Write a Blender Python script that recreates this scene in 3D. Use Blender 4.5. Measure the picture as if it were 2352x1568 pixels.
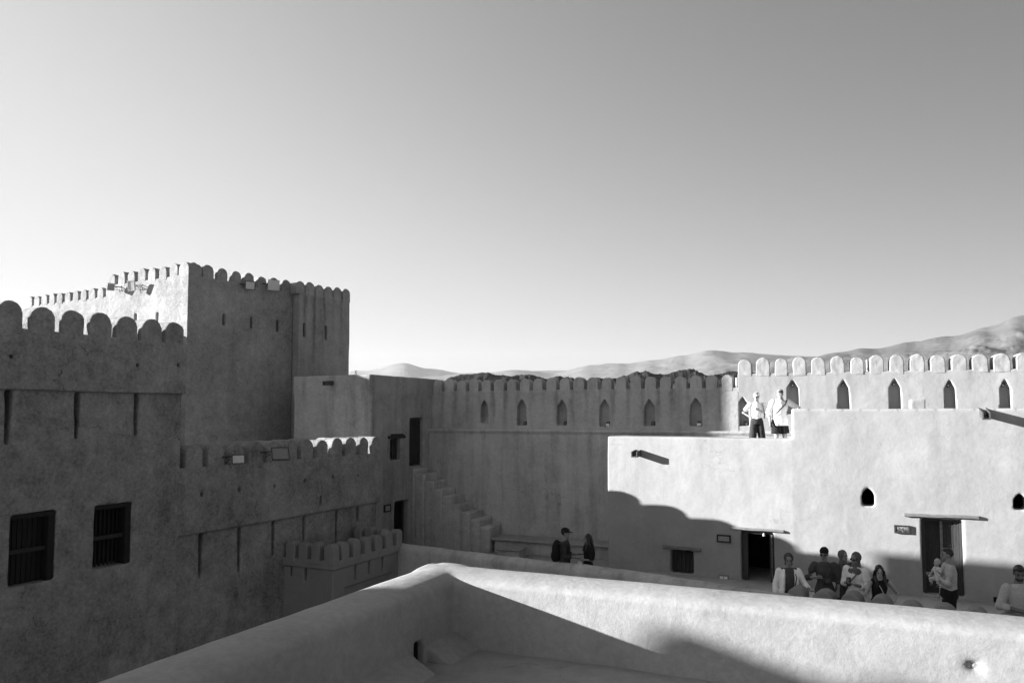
import bpy, bmesh, math, random
from mathutils import Vector, Matrix, noise as mnoise

random.seed(7)
R = math.radians
scene = bpy.context.scene
for o in list(bpy.data.objects):
    bpy.data.objects.remove(o)
COL = scene.collection

# ------------------------------------------------------------------ camera
# the eye is the origin of the place: z = 0 is eye level, +Y is where the lens looks
PITCH = math.atan(100.0 / 1764.0)       # the rest of the rise is lens shift (straightened verticals)
cam_data = bpy.data.cameras.new("camera")
cam = bpy.data.objects.new("camera", cam_data)
COL.objects.link(cam)
cam.location = (0, 0, 0)
cam.rotation_euler = (math.pi / 2 + PITCH, 0, 0)
cam_data.sensor_width = 36.0
cam_data.lens = 36.0 * 1764.0 / 2352.0
cam_data.shift_y = 66.0 / 2352.0
cam_data.clip_start = 0.05
cam_data.clip_end = 60000
scene.camera = cam

# ------------------------------------------------------------------ light
SUN_AZ, SUN_EL = -85.8, 12.2          # degrees, azimuth from +Y towards +X
world = bpy.data.worlds.new("World")
scene.world = world
world.use_nodes = True
wn = world.node_tree
wn.nodes.clear()
sky = wn.nodes.new('ShaderNodeTexSky')
sky.sky_type = 'NISHITA'
sky.sun_disc = False
sky.sun_elevation = R(SUN_EL)
sky.sun_rotation = R(SUN_AZ)
sky.altitude = 500
sky.air_density = 1.0
sky.dust_density = 1.6
sky.ozone_density = 1.0
# black-and-white picture: the sky is read through a red filter with a soft film shoulder, deepening away from the sun
def wmath(op, a, b):
    x = wn.nodes.new('ShaderNodeMath'); x.operation = op
    for k, v in ((0, a), (1, b)):
        if isinstance(v, bpy.types.NodeSocket): wn.links.new(v, x.inputs[k])
        else: x.inputs[k].default_value = v
    return x.outputs[0]
sdir = Vector((math.sin(R(SUN_AZ)) * math.cos(R(SUN_EL)), math.cos(R(SUN_AZ)) * math.cos(R(SUN_EL)), math.sin(R(SUN_EL))))
sep = wn.nodes.new('ShaderNodeSeparateColor')
wn.links.new(sky.outputs[0], sep.inputs[0])
wtc = wn.nodes.new('ShaderNodeTexCoord')
wdot = wn.nodes.new('ShaderNodeVectorMath'); wdot.operation = 'DOT_PRODUCT'; wdot.inputs[1].default_value = sdir
wn.links.new(wtc.outputs['Generated'], wdot.inputs[0])
wmr = wn.nodes.new('ShaderNodeMapRange'); wmr.interpolation_type = 'SMOOTHSTEP'
for k, v in ((1, -1.0), (2, 0.7), (3, 0.22), (4, 1.03)): wmr.inputs[k].default_value = v
wn.links.new(wdot.outputs['Value'], wmr.inputs[0])
wv = wmath('SUBTRACT', 1.0, wmath('POWER', 2.71828, wmath('MULTIPLY', wmath('POWER', wmath('MULTIPLY', sep.outputs[0], wmr.outputs[0]), 1.4), -0.76)))
bg = wn.nodes.new('ShaderNodeBackground')
bg.inputs['Strength'].default_value = 0.129
wout = wn.nodes.new('ShaderNodeOutputWorld')
wn.links.new(wv, bg.inputs[0])
wn.links.new(bg.outputs[0], wout.inputs[0])

sun_data = bpy.data.lights.new("sun", 'SUN')
sun_data.energy = 4.3
sun_data.angle = R(0.53)
sun_data.color = (1, 1, 1)
sun = bpy.data.objects.new("sun", sun_data)
COL.objects.link(sun)
sun.rotation_euler = sdir.to_track_quat('Z', 'Y').to_euler()
sun.location = (-20, 0, 20)

vs = scene.view_settings
vs.view_transform = 'Standard'
vs.look = 'None'
vs.exposure = 2.5
vs.gamma = 1.0
vs.use_curve_mapping = False
scene.cycles.use_denoising = True
scene.cycles.max_bounces = 6
scene.cycles.diffuse_bounces = 4
scene.cycles.volume_bounces = 0

# ------------------------------------------------------------------ survey: picture measurements to plan coordinates
SF, SCX, SCY = 1764.0, 1176.0, 850.0
def ray(x, y):
    xc = (x - SCX) / SF; yc = (SCY - y) / SF
    return Vector((xc, math.cos(PITCH) - yc * math.sin(PITCH), math.sin(PITCH) + yc * math.cos(PITCH)))
def at_z(x, y, z):
    r = ray(x, y); return r * (z / r.z)
def at_Y(x, y, Y):
    r = ray(x, y); return r * (Y / r.y)
def zm(ox, oy, k):
    return lambda x, y: ((ox + x / k) / 1.0884, (oy + y / k) / 1.0884)
Z1 = zm(0, 600, 3.92); Z2 = zm(400, 600, 3.137); Z3 = zm(0, 950, 2.85); Z4 = zm(420, 1050, 3.135)
Z5 = zm(900, 880, 2.8); Z6 = zm(1480, 860, 3.564); Z7 = zm(1980, 780, 3.0155); Z8 = zm(1600, 1180, 4.127); Z9 = zm(2060, 1180, 3.92)

class Frame:
    """a wall line: local x runs along it, local y into it, z up (absolute, eye = 0)"""
    def __init__(s, P, az):
        s.P = Vector((P[0], P[1], 0)); s.az = az
        s.u = Vector((math.sin(R(az)), math.cos(R(az)), 0)); s.v = Vector((-s.u.y, s.u.x, 0))
        s.rz = R(90 - az)
    def px(s, x, y, d=0.0):
        r = ray(x, y); q = s.P + s.v * d
        t = s.v.dot(q) / s.v.dot(r)
        w = r * t
        return (w - s.P).dot(s.u), w.z
    def w(s, x, y, z=0.0):
        q = s.P + s.u * x + s.v * y
        return Vector((q.x, q.y, z))
    def loc(s, W):
        d = Vector((W[0], W[1], 0)) - s.P
        return d.dot(s.u), d.dot(s.v)

# ------------------------------------------------------------------ mesh helpers
class MB:
    def __init__(s):
        s.v = []; s.f = []; s.smooth = False
    def add(s, vs, fs):
        b = len(s.v); s.v += [tuple(v) for v in vs]; s.f += [tuple(i + b for i in f) for f in fs]
        return s
    def box(s, x0, x1, y0, y1, z0, z1):
        return s.add([(x0, y0, z0), (x1, y0, z0), (x1, y1, z0), (x0, y1, z0), (x0, y0, z1), (x1, y0, z1), (x1, y1, z1), (x0, y1, z1)],
                     [(0, 3, 2, 1), (4, 5, 6, 7), (0, 1, 5, 4), (1, 2, 6, 5), (2, 3, 7, 6), (3, 0, 4, 7)])
    def hexa(s, p):      # eight corners, bottom ring then top ring
        return s.add(p, [(0, 3, 2, 1), (4, 5, 6, 7), (0, 1, 5, 4), (1, 2, 6, 5), (2, 3, 7, 6), (3, 0, 4, 7)])
    def prism(s, outline, y0, y1):     # outline in (x, z), counter-clockwise seen from -y
        n = len(outline)
        vs = [(x, y0, z) for x, z in outline] + [(x, y1, z) for x, z in outline]
        fs = [tuple(range(n)), tuple(range(2 * n - 1, n - 1, -1))]
        fs += [(i, n + i, n + (i + 1) % n, (i + 1) % n) for i in range(n)]
        return s.add(vs, fs)
    def slab(s, outline, z0, z1):      # outline in (x, y), counter-clockwise seen from above
        n = len(outline)
        vs = [(x, y, z0) for x, y in outline] + [(x, y, z1) for x, y in outline]
        fs = [tuple(range(n - 1, -1, -1)), tuple(range(n, 2 * n))]
        fs += [(i, (i + 1) % n, n + (i + 1) % n, n + i) for i in range(n)]
        return s.add(vs, fs)
    def rings(s, rings, cap=True):
        n = len(rings[0]); b = []
        for r in rings: b += list(r)
        fs = []
        for k in range(len(rings) - 1):
            for i in range(n):
                fs.append((k * n + i, k * n + (i + 1) % n, (k + 1) * n + (i + 1) % n, (k + 1) * n + i))
        if cap:
            fs.append(tuple(range(n - 1, -1, -1))); fs.append(tuple((len(rings) - 1) * n + i for i in range(n)))
        return s.add(b, fs)
    def tube(s, pts, radii, n=10, flat=None):
        """round tube through points; a radius may be (across, along) for an elliptical section with 'flat' as across direction"""
        pts = [Vector(p) for p in pts]; rr = []
        for k, p in enumerate(pts):
            t = (pts[min(k + 1, len(pts) - 1)] - pts[max(k - 1, 0)]).normalized()
            a = Vector(flat) if flat is not None else (Vector((0, 0, 1)) if abs(t.z) < 0.9 else Vector((1, 0, 0)))
            a = (a - t * a.dot(t)).normalized(); c = t.cross(a)
            r = radii[k] if not isinstance(radii, (int, float)) else radii
            ra, rb = r if isinstance(r, (tuple, list)) else (r, r)
            rr.append([p + a * (ra * math.cos(2 * math.pi * i / n)) + c * (rb * math.sin(2 * math.pi * i / n)) for i in range(n)])
        return s.rings(rr)
    def ball(s, c, r, n=12, m=8, rot=None):
        c = Vector(c); rx, ry, rz = (r, r, r) if isinstance(r, (int, float)) else r
        vs = []; fs = []
        for j in range(1, m):
            th = math.pi * j / m
            for i in range(n):
                ph = 2 * math.pi * i / n
                vs.append(Vector((rx * math.sin(th) * math.cos(ph), ry * math.sin(th) * math.sin(ph), rz * math.cos(th))))
        vs.append(Vector((0, 0, rz))); vs.append(Vector((0, 0, -rz)))
        if rot is not None: vs = [rot @ v for v in vs]
        for j in range(m - 2):
            for i in range(n):
                fs.append((j * n + i, (j + 1) * n + i, (j + 1) * n + (i + 1) % n, j * n + (i + 1) % n))
        t = (m - 1) * n
        for i in range(n):
            fs.append((t, i, (i + 1) % n)); fs.append((t + 1, (m - 2) * n + (i + 1) % n, (m - 2) * n + i))
        return s.add([v + c for v in vs], fs)
    def mesh(s, name, smooth=False):
        me = bpy.data.meshes.new(name); me.from_pydata(s.v, [], s.f); me.update()
        bm = bmesh.new(); bm.from_mesh(me); bmesh.ops.recalc_face_normals(bm, faces=bm.faces); bm.to_mesh(me); bm.free()
        if smooth:
            me.polygons.foreach_set('use_smooth', [True] * len(me.polygons))
        return me

def link(name, me, mat=None, parent=None, loc=(0, 0, 0), rz=0.0):
    o = bpy.data.objects.new(name, me); COL.objects.link(o)
    if mat is not None and me is not None:
        me.materials.clear(); me.materials.append(mat)
    o.location = loc; o.rotation_euler = (0, 0, rz)
    if parent is not None: o.parent = parent
    return o
def tag(o, label=None, cat=None, group=None, kind=None):
    if label: o['label'] = label
    if cat: o['category'] = cat
    if group: o['group'] = group
    if kind: o['kind'] = kind
    return o
def empty(name, loc, rz=0.0, **k):
    o = bpy.data.objects.new(name, None); COL.objects.link(o)
    o.empty_display_size = 0.3; o.location = loc; o.rotation_euler = (0, 0, rz)
    return tag(o, **k)
def thing(name, fr, zb, label, cat, group=None):
    """an Empty standing at the foot of a wall line; children are built with absolute z"""
    o = empty(name, (fr.P.x, fr.P.y, zb), fr.rz, label=label, cat=cat, group=group)
    o['zb'] = zb
    return o
def part(name, mb, mat, root, smooth=False, x=0.0, y=0.0, z=0.0):
    me = mb.mesh(name, smooth) if isinstance(mb, MB) else mb
    return link(name, me, mat, root, (x, y, z - root.get('zb', 0.0)))

_tex = {}
def cloud_tex(scale, depth=2):
    k = (scale, depth)
    if k not in _tex:
        t = bpy.data.textures.new("plaster_relief", 'CLOUDS'); t.noise_scale = scale; t.noise_depth = depth; t.noise_basis = 'ORIGINAL_PERLIN'
        _tex[k] = t
    return _tex[k]
def adobe(mb, cut=None, vox=0.035, smooth=3, relief=((1.3, 0.05), (0.22, 0.012)), name='plaster', merge=True):
    """hand-plastered solid: union of the blocks minus the openings, softened edges, uneven faces -> mesh"""
    o = bpy.data.objects.new('tmp', mb.mesh('tmp')); COL.objects.link(o); junk = [o]
    if cut is not None and cut.v:
        c = bpy.data.objects.new('tmpc', cut.mesh('tmpc')); COL.objects.link(c); junk.append(c)
        if merge:
            r0 = o.modifiers.new('b', 'BOOLEAN'); r0.object = c; r0.operation = 'DIFFERENCE'; r0.solver = 'EXACT'; r0.use_self = True
    r = o.modifiers.new('r', 'REMESH'); r.mode = 'VOXEL'; r.voxel_size = vox; r.adaptivity = 0.0
    if smooth:
        q = o.modifiers.new('s', 'SMOOTH'); q.factor = 0.5; q.iterations = smooth
    for sc, st in relief:
        d = o.modifiers.new('d', 'DISPLACE'); d.texture = cloud_tex(sc); d.strength = st; d.mid_level = 0.5; d.direction = 'NORMAL'; d.texture_coords = 'LOCAL'
    dg = bpy.context.evaluated_depsgraph_get()
    me = bpy.data.meshes.new_from_object(o.evaluated_get(dg)); me.name = name
    me.polygons.foreach_set('use_smooth', [True] * len(me.polygons))
    for j in junk:
        m = j.data; bpy.data.objects.remove(j); bpy.data.meshes.remove(m)
    return me

# ------------------------------------------------------------------ materials (a black-and-white photograph: every tone is a grey)
def new_mat(name):
    m = bpy.data.materials.new(name); m.use_nodes = True
    nt = m.node_tree; b = nt.nodes['Principled BSDF']
    return m, nt, b
class NT:
    def __init__(s, nt): s.nt = nt
    def n(s, t, **k):
        x = s.nt.nodes.new(t)
        for a, v in k.items(): setattr(x, a, v)
        return x
    def val(s, sock, v):
        if hasattr(v, 'is_linked') or isinstance(v, bpy.types.NodeSocket): s.nt.links.new(v, sock)
        else: sock.default_value = v
    def math(s, op, a, b=0.0, c=None, clamp=False):
        x = s.n('ShaderNodeMath', operation=op, use_clamp=clamp)
        s.val(x.inputs[0], a); s.val(x.inputs[1], b)
        if c is not None: s.val(x.inputs[2], c)
        return x.outputs[0]
    def pos(s, scale=(1, 1, 1), off=(0, 0, 0)):
        g = s.n('ShaderNodeNewGeometry'); m = s.n('ShaderNodeMapping')
        m.inputs['Scale'].default_value = scale; m.inputs['Location'].default_value = off
        s.nt.links.new(g.outputs['Position'], m.inputs['Vector']); return m.outputs[0]
    def noise(s, vec, scale, detail=4, rough=0.55, dist=0.0):
        x = s.n('ShaderNodeTexNoise'); s.nt.links.new(vec, x.inputs['Vector'])
        x.inputs['Scale'].default_value = scale; x.inputs['Detail'].default_value = detail
        x.inputs['Roughness'].default_value = rough; x.inputs['Distortion'].default_value = dist
        return x.outputs[0]
    def ramp(s, v, a, b, lo=0.0, hi=1.0):
        x = s.n('ShaderNodeMapRange'); x.clamp = True
        s.val(x.inputs[0], v); x.inputs[1].default_value = a; x.inputs[2].default_value = b; x.inputs[3].default_value = lo; x.inputs[4].default_value = hi
        return x.outputs[0]
    def grey(s, v):
        x = s.n('ShaderNodeCombineColor')
        for i in range(3): s.val(x.inputs[i], v)
        return x.outputs[0]

def plaster(name, alb, patch=0.18, mott=0.25, streak=0.0, scratch=0.2, crack=0.5, bump=0.35, seed=0.0, mscale=7.0, drips=None, speck=0.0):
    """sun-baked lime and mud plaster: cloudy patches, trowel mottling, rain streaks, hair cracks"""
    m, nt, b = new_mat(name); t = NT(nt)
    p = t.pos(off=(seed, seed * 0.7, seed * 0.3))
    big = t.ramp(t.noise(p, 0.55, 4, 0.6, 0.6), 0.3, 0.7, -1, 1)
    mid = t.ramp(t.noise(p, mscale * 0.35, 5, 0.65, 0.4), 0.3, 0.7, -1, 1)
    fine = t.ramp(t.noise(p, mscale * 1.7, 8, 0.72, 0.3), 0.32, 0.68, -1, 1)
    f = t.math('MULTIPLY_ADD', big, patch, 1.0)
    f = t.math('MULTIPLY_ADD', mid, mott * 0.55, f)
    f = t.math('MULTIPLY_ADD', fine, mott * 0.7, f)
    # pale trowel scuffs
    sc = t.ramp(t.noise(t.pos((1, 1, 0.8), (seed + 3, 1, 5)), 13.0, 6, 0.75, 2.2), 0.56, 0.74)
    f = t.math('MULTIPLY_ADD', sc, scratch, f)
    if streak:
        st = t.ramp(t.noise(t.pos((1, 1, 0.07), (seed, 2, 0)), 1.9, 5, 0.62, 0.15), 0.47, 0.68)
        st2 = t.ramp(t.noise(t.pos((1, 1, 0.16), (seed, 9, 0)), 5.5, 4, 0.6, 0.25), 0.5, 0.75)
        f = t.math('MULTIPLY_ADD', st, -streak, f)
        f = t.math('MULTIPLY_ADD', st2, -streak * 0.55, f)
    if speck:            # small pits and scratches
        sp = t.ramp(t.noise(t.pos((1, 1, 1.6), (seed, 6, 6)), 34.0, 5, 0.7, 1.5), 0.60, 0.70)
        sm = t.ramp(t.noise(t.pos(off=(seed, 2, 9)), 2.2, 4, 0.6), 0.42, 0.62)
        f = t.math('MULTIPLY_ADD', t.math('MULTIPLY', sp, sm), -speck, f)
    if drips:            # rain runs below the gaps of a battlement: (frame, first gap, spacing, top, length, strength)
        F, g0, gp, zt, ln_, amt = drips
        g = t.n('ShaderNodeNewGeometry'); dp = t.n('ShaderNodeVectorMath', operation='DOT_PRODUCT'); nt.links.new(g.outputs['Position'], dp.inputs[0]); dp.inputs[1].default_value = F.u
        wob = t.ramp(t.noise(t.pos((1, 1, 0.35), (seed, 1, 7)), 2.2, 4, 0.6), 0.3, 0.7, -0.16, 0.16)
        k = t.math('ADD', t.math('MULTIPLY', t.math('SUBTRACT', dp.outputs['Value'], F.P.dot(F.u) + g0), 1.0 / gp), wob)
        run = t.ramp(t.math('PINGPONG', k, 0.5), 0.03, 0.24, 1, 0)
        sx = t.n('ShaderNodeSeparateXYZ'); nt.links.new(g.outputs['Position'], sx.inputs[0])
        fade = t.ramp(sx.outputs['Z'], zt - ln_, zt - ln_ * 0.25, 0.0, 1.0)
        some = t.ramp(t.noise(t.pos((1, 1, 0.2), (seed + 5, 3, 3)), 1.1, 3, 0.6), 0.38, 0.62, 0.15, 1.0)
        f = t.math('MULTIPLY_ADD', t.math('MULTIPLY', t.math('MULTIPLY', run, fade), some), -amt, f)
    h = t.math('MULTIPLY_ADD', fine, 0.5, mid)
    if crack:
        wob = t.n('ShaderNodeVectorMath', operation='MULTIPLY_ADD')
        nz = t.n('ShaderNodeTexNoise'); nt.links.new(p, nz.inputs['Vector']); nz.inputs['Scale'].default_value = 2.3; nz.inputs['Detail'].default_value = 5
        nt.links.new(nz.outputs[1], wob.inputs[0]); wob.inputs[1].default_value = (0.7, 0.7, 0.7); nt.links.new(p, wob.inputs[2])
        vo = t.n('ShaderNodeTexVoronoi', feature='DISTANCE_TO_EDGE'); vo.inputs['Scale'].default_value = 0.42
        nt.links.new(wob.outputs[0], vo.inputs['Vector'])
        ln = t.ramp(vo.outputs['Distance'], 0.0006, 0.0035, 1, 0)
        mask = t.ramp(t.noise(t.pos(off=(seed + 11, 4, 2)), 0.45, 2, 0.5), 0.52, 0.6)
        ck = t.math('MULTIPLY', ln, mask)
        f = t.math('MULTIPLY_ADD', ck, -crack, f)
        h = t.math('MULTIPLY_ADD', ck, -3.0 * crack, h)
    a = t.math('MULTIPLY', t.math('MAXIMUM', f, 0.15), alb)
    nt.links.new(t.grey(a), b.inputs['Base Color'])
    b.inputs['Roughness'].default_value = 0.95
    b.inputs['Specular IOR Level'].default_value = 0.15
    grain = t.noise(p, 90.0, 3, 0.6)
    h = t.math('MULTIPLY_ADD', grain, 0.35, h)
    bp = t.n('ShaderNodeBump'); bp.inputs['Strength'].default_value = bump; bp.inputs['Distance'].default_value = 0.012
    nt.links.new(h, bp.inputs['Height']); nt.links.new(bp.outputs[0], b.inputs['Normal'])
    return m
def simple(name, alb, rough=0.8, vary=0.15, scale=20.0, spec=0.3, stretch=(1, 1, 1), bump=0.0, metal=0.0):
    m, nt, b = new_mat(name); t = NT(nt)
    g = t.n('ShaderNodeTexCoord'); mp = t.n('ShaderNodeMapping'); mp.inputs['Scale'].default_value = stretch
    nt.links.new(g.outputs['Object'], mp.inputs[0])
    nz = t.noise(mp.outputs[0], scale, 5, 0.6)
    f = t.math('MULTIPLY', t.ramp(nz, 0.3, 0.7, 1 - vary, 1 + vary), alb)
    nt.links.new(t.grey(f), b.inputs['Base Color'])
    b.inputs['Roughness'].default_value = rough; b.inputs['Specular IOR Level'].default_value = spec; b.inputs['Metallic'].default_value = metal
    if bump:
        bp = t.n('ShaderNodeBump'); bp.inputs['Strength'].default_value = bump; bp.inputs['Distance'].default_value = 0.01
        nt.links.new(nz, bp.inputs['Height']); nt.links.new(bp.outputs[0], b.inputs['Normal'])
    return m

M = {}
M['mottled'] = plaster('mottled_plaster', 0.25, 0.24, 0.44, 0.12, 0.55, 0.5, 0.5, 0.0, 9.0)
M['tower'] = plaster('tower_plaster', 0.265, 0.18, 0.36, 0.12, 0.4, 0.15, 0.3, 5.0, 9.0)
M['tower_side'] = plaster('tower_side_plaster', 0.32, 0.14, 0.2, 0.3, 0.1, 0.0, 0.3, 9.0, 7.0)
M['stained'] = plaster('rain_stained_plaster', 0.41, 0.15, 0.15, 0.27, 0.1, 0.3, 0.3, 21.0, 6.0)
M['smooth'] = plaster('smooth_plaster', 0.305, 0.08, 0.08, 0.09, 0.05, 0.2, 0.15, 33.0, 6.0)
M['new'] = plaster('fresh_plaster', 0.235, 0.06, 0.08, 0.08, 0.05, 0.1, 0.2, 41.0, 6.0)
M['rough'] = plaster('rough_plaster', 0.3, 0.17, 0.16, 0.0, 0.06, 0.05, 0.14, 55.0, 14.0, speck=0.4)
M['floor'] = plaster('floor_screed', 0.29, 0.15, 0.16, 0.0, 0.1, 0.18, 0.2, 63.0, 5.0)
M['step'] = plaster('step_plaster', 0.44, 0.15, 0.2, 0.2, 0.1, 0.1, 0.3, 77.0, 8.0)
M['rubble'] = simple('exposed_rubble', 0.3, 0.95, 0.8, 45.0, 0.1, bump=1.0)
M['wood_window'] = simple('window_wood', 0.016, 0.7, 0.35, 9.0, 0.2, (6, 6, 0.6), 0.3)
M['block'] = plaster('whitewash', 0.4, 0.05, 0.06, 0.0, 0.05, 0.0, 0.2, 71.0, 6.0)
M['wood_dark'] = simple('dark_wood', 0.03, 0.7, 0.35, 9.0, 0.25, (6, 6, 0.6), 0.3)
M['wood_frame'] = simple('frame_wood', 0.045, 0.65, 0.3, 9.0, 0.3, (5, 5, 0.7), 0.3)
M['wood_lintel'] = simple('lintel_wood', 0.16, 0.8, 0.4, 7.0, 0.2, (0.7, 6, 6), 0.4)
M['wood_spout'] = simple('spout_wood', 0.07, 0.8, 0.4, 8.0, 0.2, (5, 0.7, 5), 0.4)
M['black'] = simple('black_interior', 0.012, 0.9, 0.1, 5.0, 0.1)  # near-black colour stands in for the unlit depth behind openings
M['lamp_body'] = simple('lamp_housing', 0.07, 0.5, 0.2, 15.0, 0.4)
M['lamp_white'] = simple('pale_lamp_housing', 0.55, 0.45, 0.1, 15.0, 0.4)
M['lamp_glass'] = simple('lamp_glass', 0.22, 0.15, 0.1, 10.0, 0.6)
M['iron'] = simple('wrought_iron', 0.03, 0.55, 0.3, 20.0, 0.4)
M['plate_ink'] = simple('sign_ink', 0.01, 0.6, 0.05)
M['plate_face'] = simple('sign_face', 0.30, 0.5, 0.1, 12.0)
M['white_fit'] = simple('white_fitting', 0.7, 0.5, 0.05)
# ------------------------------------------------------------------ shared pieces
TERR = -4.4          # floor of the terrace with the visitors
GROUND = -9.0

def merlon_mesh(w, h, t, var=0, foot=0.1, vox=0.022):
    """round-headed merlon, front on local y = 0, base at z = 0, reaching 'foot' into the wall below"""
    r = w / 2
    o = [(-r, -foot), (r, -foot)]
    hh = h - r * 0.96
    o += [(r * math.cos(a) * 1.0, hh + r * 0.96 * math.sin(a)) for a in [math.pi * i / 14 for i in range(15)]]
    sh = var * 7.3
    me = adobe(MB().prism([(x + sh, z) for x, z in o], 0, t), None, vox, 2, ((0.3, 0.03), (0.09, 0.006)), 'merlon')
    for v in me.vertices: v.co.x -= sh
    return me
def merlon_set(w, h, t, n=4, **k): return [merlon_mesh(w, h, t, i, **k) for i in range(n)]
_mi = 0
def crenels(root, meshes, mat, spots, name='merlon'):
    global _mi
    for (x, y, z, rz) in spots:
        _mi += 1
        me = meshes[(_mi * 7) % len(meshes)]
        if not me.materials: me.materials.append(mat)
        o = bpy.data.objects.new(name, me); COL.objects.link(o); o.parent = root
        o.location = (x, y + random.uniform(-0.006, 0.002), z - root.get('zb', 0.0)); o.rotation_euler = (random.uniform(-0.008, 0.008), random.uniform(-0.035, 0.035), rz + random.uniform(-0.015, 0.015))
        o.scale = (random.uniform(0.92, 1.05), random.uniform(0.95, 1.03), random.uniform(0.92, 1.05))
def spread(a, b, n): return [a + (b - a) * i / (n - 1) for i in range(n)]

def slot_cut(c, x, z0, z1, w0, w1, d0, d1, face=0.0):
    """tapering drop slot, widest and deepest at the top; 'face' is where the wall surface lies"""
    b = face + (d1 - face) * 0.45; w0 = max(w0, w1 * 0.5)
    c.hexa([(x - w0 / 2, d0, z0), (x + w0 / 2, d0, z0), (x + w0 / 2, b, z0), (x - w0 / 2, b, z0),
            (x - w1 / 2, d0, z1), (x + w1 / 2, d0, z1), (x + w1 / 2, d1, z1), (x - w1 / 2, d1, z1)])
def hole_cut(c, x, z, r, d0=-0.2, d1=0.25):
    c.prism([(x + r * math.cos(2 * math.pi * i / 10), z + r * math.sin(2 * math.pi * i / 10)) for i in range(10)], d0, d1)

def planks(root, x0, x1, z0, z1, y, th, n, mat, name='plank', gap=0.008):
    w = (x1 - x0) / n
    me = MB().box(gap / 2, w - gap / 2, 0, th, 0, z1 - z0).mesh(name)
    me.materials.append(mat)
    for i in range(n):
        o = bpy.data.objects.new(name, me); COL.objects.link(o); o.parent = root
        o.location = (x0 + i * w, y + random.uniform(-0.006, 0.006), z0 - root.get('zb', 0.0))
def beam(root, name, x0, x1, z0, z1, y0, y1, mat, sag=0.0):
    mb = MB(); n = 5; rr = []
    for i in range(n):
        x = x0 + (x1 - x0) * i / (n - 1); dz = sag * math.sin(i * 1.9); c = 0.012
        rr.append([(x, y0 + c, z0 + dz), (x, y0, z0 + c + dz), (x, y0, z1 - c + dz), (x, y0 + c, z1 + dz), (x, y1, z1 + dz), (x, y1, z0 + dz)])
    mb.rings(rr)
    return part(name, mb, mat, root)
def spout(fr, x, z, label, L=0.45, w=0.17, h=0.15, drop=0.05, mat=None):
    """open wooden rain spout sticking out of a wall: bottom board and two side boards"""
    r = empty('rain_spout', tuple(fr.w(x, 0, z)), fr.rz, label=label, cat='rain spout')
    t = 0.03; m = mat or M['wood_spout']
    def board(nm, x0, x1, z0, z1):
        b = MB().hexa([(x0, -L, z0 - drop), (x1, -L, z0 - drop), (x1, 0.12, z0), (x0, 0.12, z0), (x0, -L, z1 - drop), (x1, -L, z1 - drop), (x1, 0.12, z1), (x0, 0.12, z1)])
        part(nm, b, m, r)
    board('bottom_board', -w / 2, w / 2, 0, t); board('side_board', -w / 2, -w / 2 + t, t + 0.002, h); board('side_board', w / 2 - t, w / 2, t + 0.002, h)
    return r

# ------------------------------------------------------------------ ground and far land
def terrain(name, x0, x1, y0, y1, nx, ny, fn, mat, kind='structure', label=None):
    mb = MB(); vs = []; fs = []
    for j in range(ny + 1):
        for i in range(nx + 1):
            x = x0 + (x1 - x0) * i / nx; y = y0 + (y1 - y0) * j / ny
            vs.append((x, y, fn(x, y)))
    for j in range(ny):
        for i in range(nx):
            a = j * (nx + 1) + i; fs.append((a, a + 1, a + nx + 2, a + nx + 1))
    mb.add(vs, fs); me = mb.mesh(name, True)
    return tag(link(name, me, mat), label=label, kind=kind)

# ------------------------------------------------------------------ left fort wall (A) and the lower wing (B): one wall line
FA = Frame((-6.89, 16.40), 25.9)
A_END = FA.px(429.5, 905)[0]
tall = thing('fort_wall', FA, GROUND, 'tall dark fort wall with two wooden windows and big round merlons, at the left edge', 'building')
A_TOP, A_BASE, A_LIP = 1.92, 1.47, 0.42
REC = 0.11
mb = MB()
mb.box(-5.2, A_END, 0, 0.7, A_LIP, A_BASE).box(-5.2, A_END - 0.03, REC, 0.7, GROUND, A_LIP + 0.05)
cut = MB()
for (xp, yb, w) in ((17, 1022, .15), (176, 1009, .145), (312, 1011, .14)):
    s, zb_ = FA.px(xp, yb, REC); slot_cut(cut, s, zb_, A_LIP - 0.005, 0.05, w, -0.2, 0.5, REC)
for xp, yp in (Z1(118, 1140), Z1(1352, 1224), Z1(1752, 1226)):
    s, z = FA.px(xp, yp); hole_cut(cut, s, z, 0.045)
WIN = []
for (a, b) in ((Z3(78, 945), Z3(388, 1430)), (Z3(675, 880), Z3(932, 1310))):
    s0, z1 = FA.px(a[0], a[1] + 5, REC); s1, z0 = FA.px(b[0], b[1] - 4, REC)
    WIN.append((s0, s1, z0, z1)); cut.box(s0, s1, -0.2, 0.46, z0, z1)
part('wall', adobe(mb, cut, 0.03, 1), M['mottled'], tall)
# the same wall running on towards the viewer's left, out of the picture
# (unseen dip and end merlon row, shaped to set the shadow on the near parapet)
DIP = (-12.6, -6.2)
mb = MB().box(DIP[1], -5.2, 0, 0.7, A_LIP, A_BASE).box(DIP[0], DIP[1], 0, 0.7, A_LIP, 0.75).box(-19, DIP[0], 0, 0.7, A_LIP, A_BASE).box(-19, -5.2, REC, 0.7, GROUND, A_LIP)
mb.box(DIP[0] - 0.35, DIP[0], 0.7, 2.4, 0.25, A_BASE + 0.02)
part('side_wall', mb, M['mottled'], tall)
mb = MB().box(-19, A_END - 0.1, 0.7, 9.0, 0.0, 0.25).box(-19, A_END - 0.1, 8.4, 9.0, GROUND, 0.0).box(A_END - 0.45, A_END - 0.1, 0.7, 6.2, 0.25, 1.2).box(A_END - 0.45, A_END - 0.1, 6.2, 11.2, GROUND, 2.22)  # hidden end walls, height and length shaped to shade the prayer building
part('roof', mb, M['mottled'], tall)
c1 = FA.px(25, 700)[0]; c7 = FA.px(403, 745)[0]
step = (c7 - c1) / 6
mer_a = merlon_set(step * 0.80, A_TOP - A_BASE, 0.42)
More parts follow.
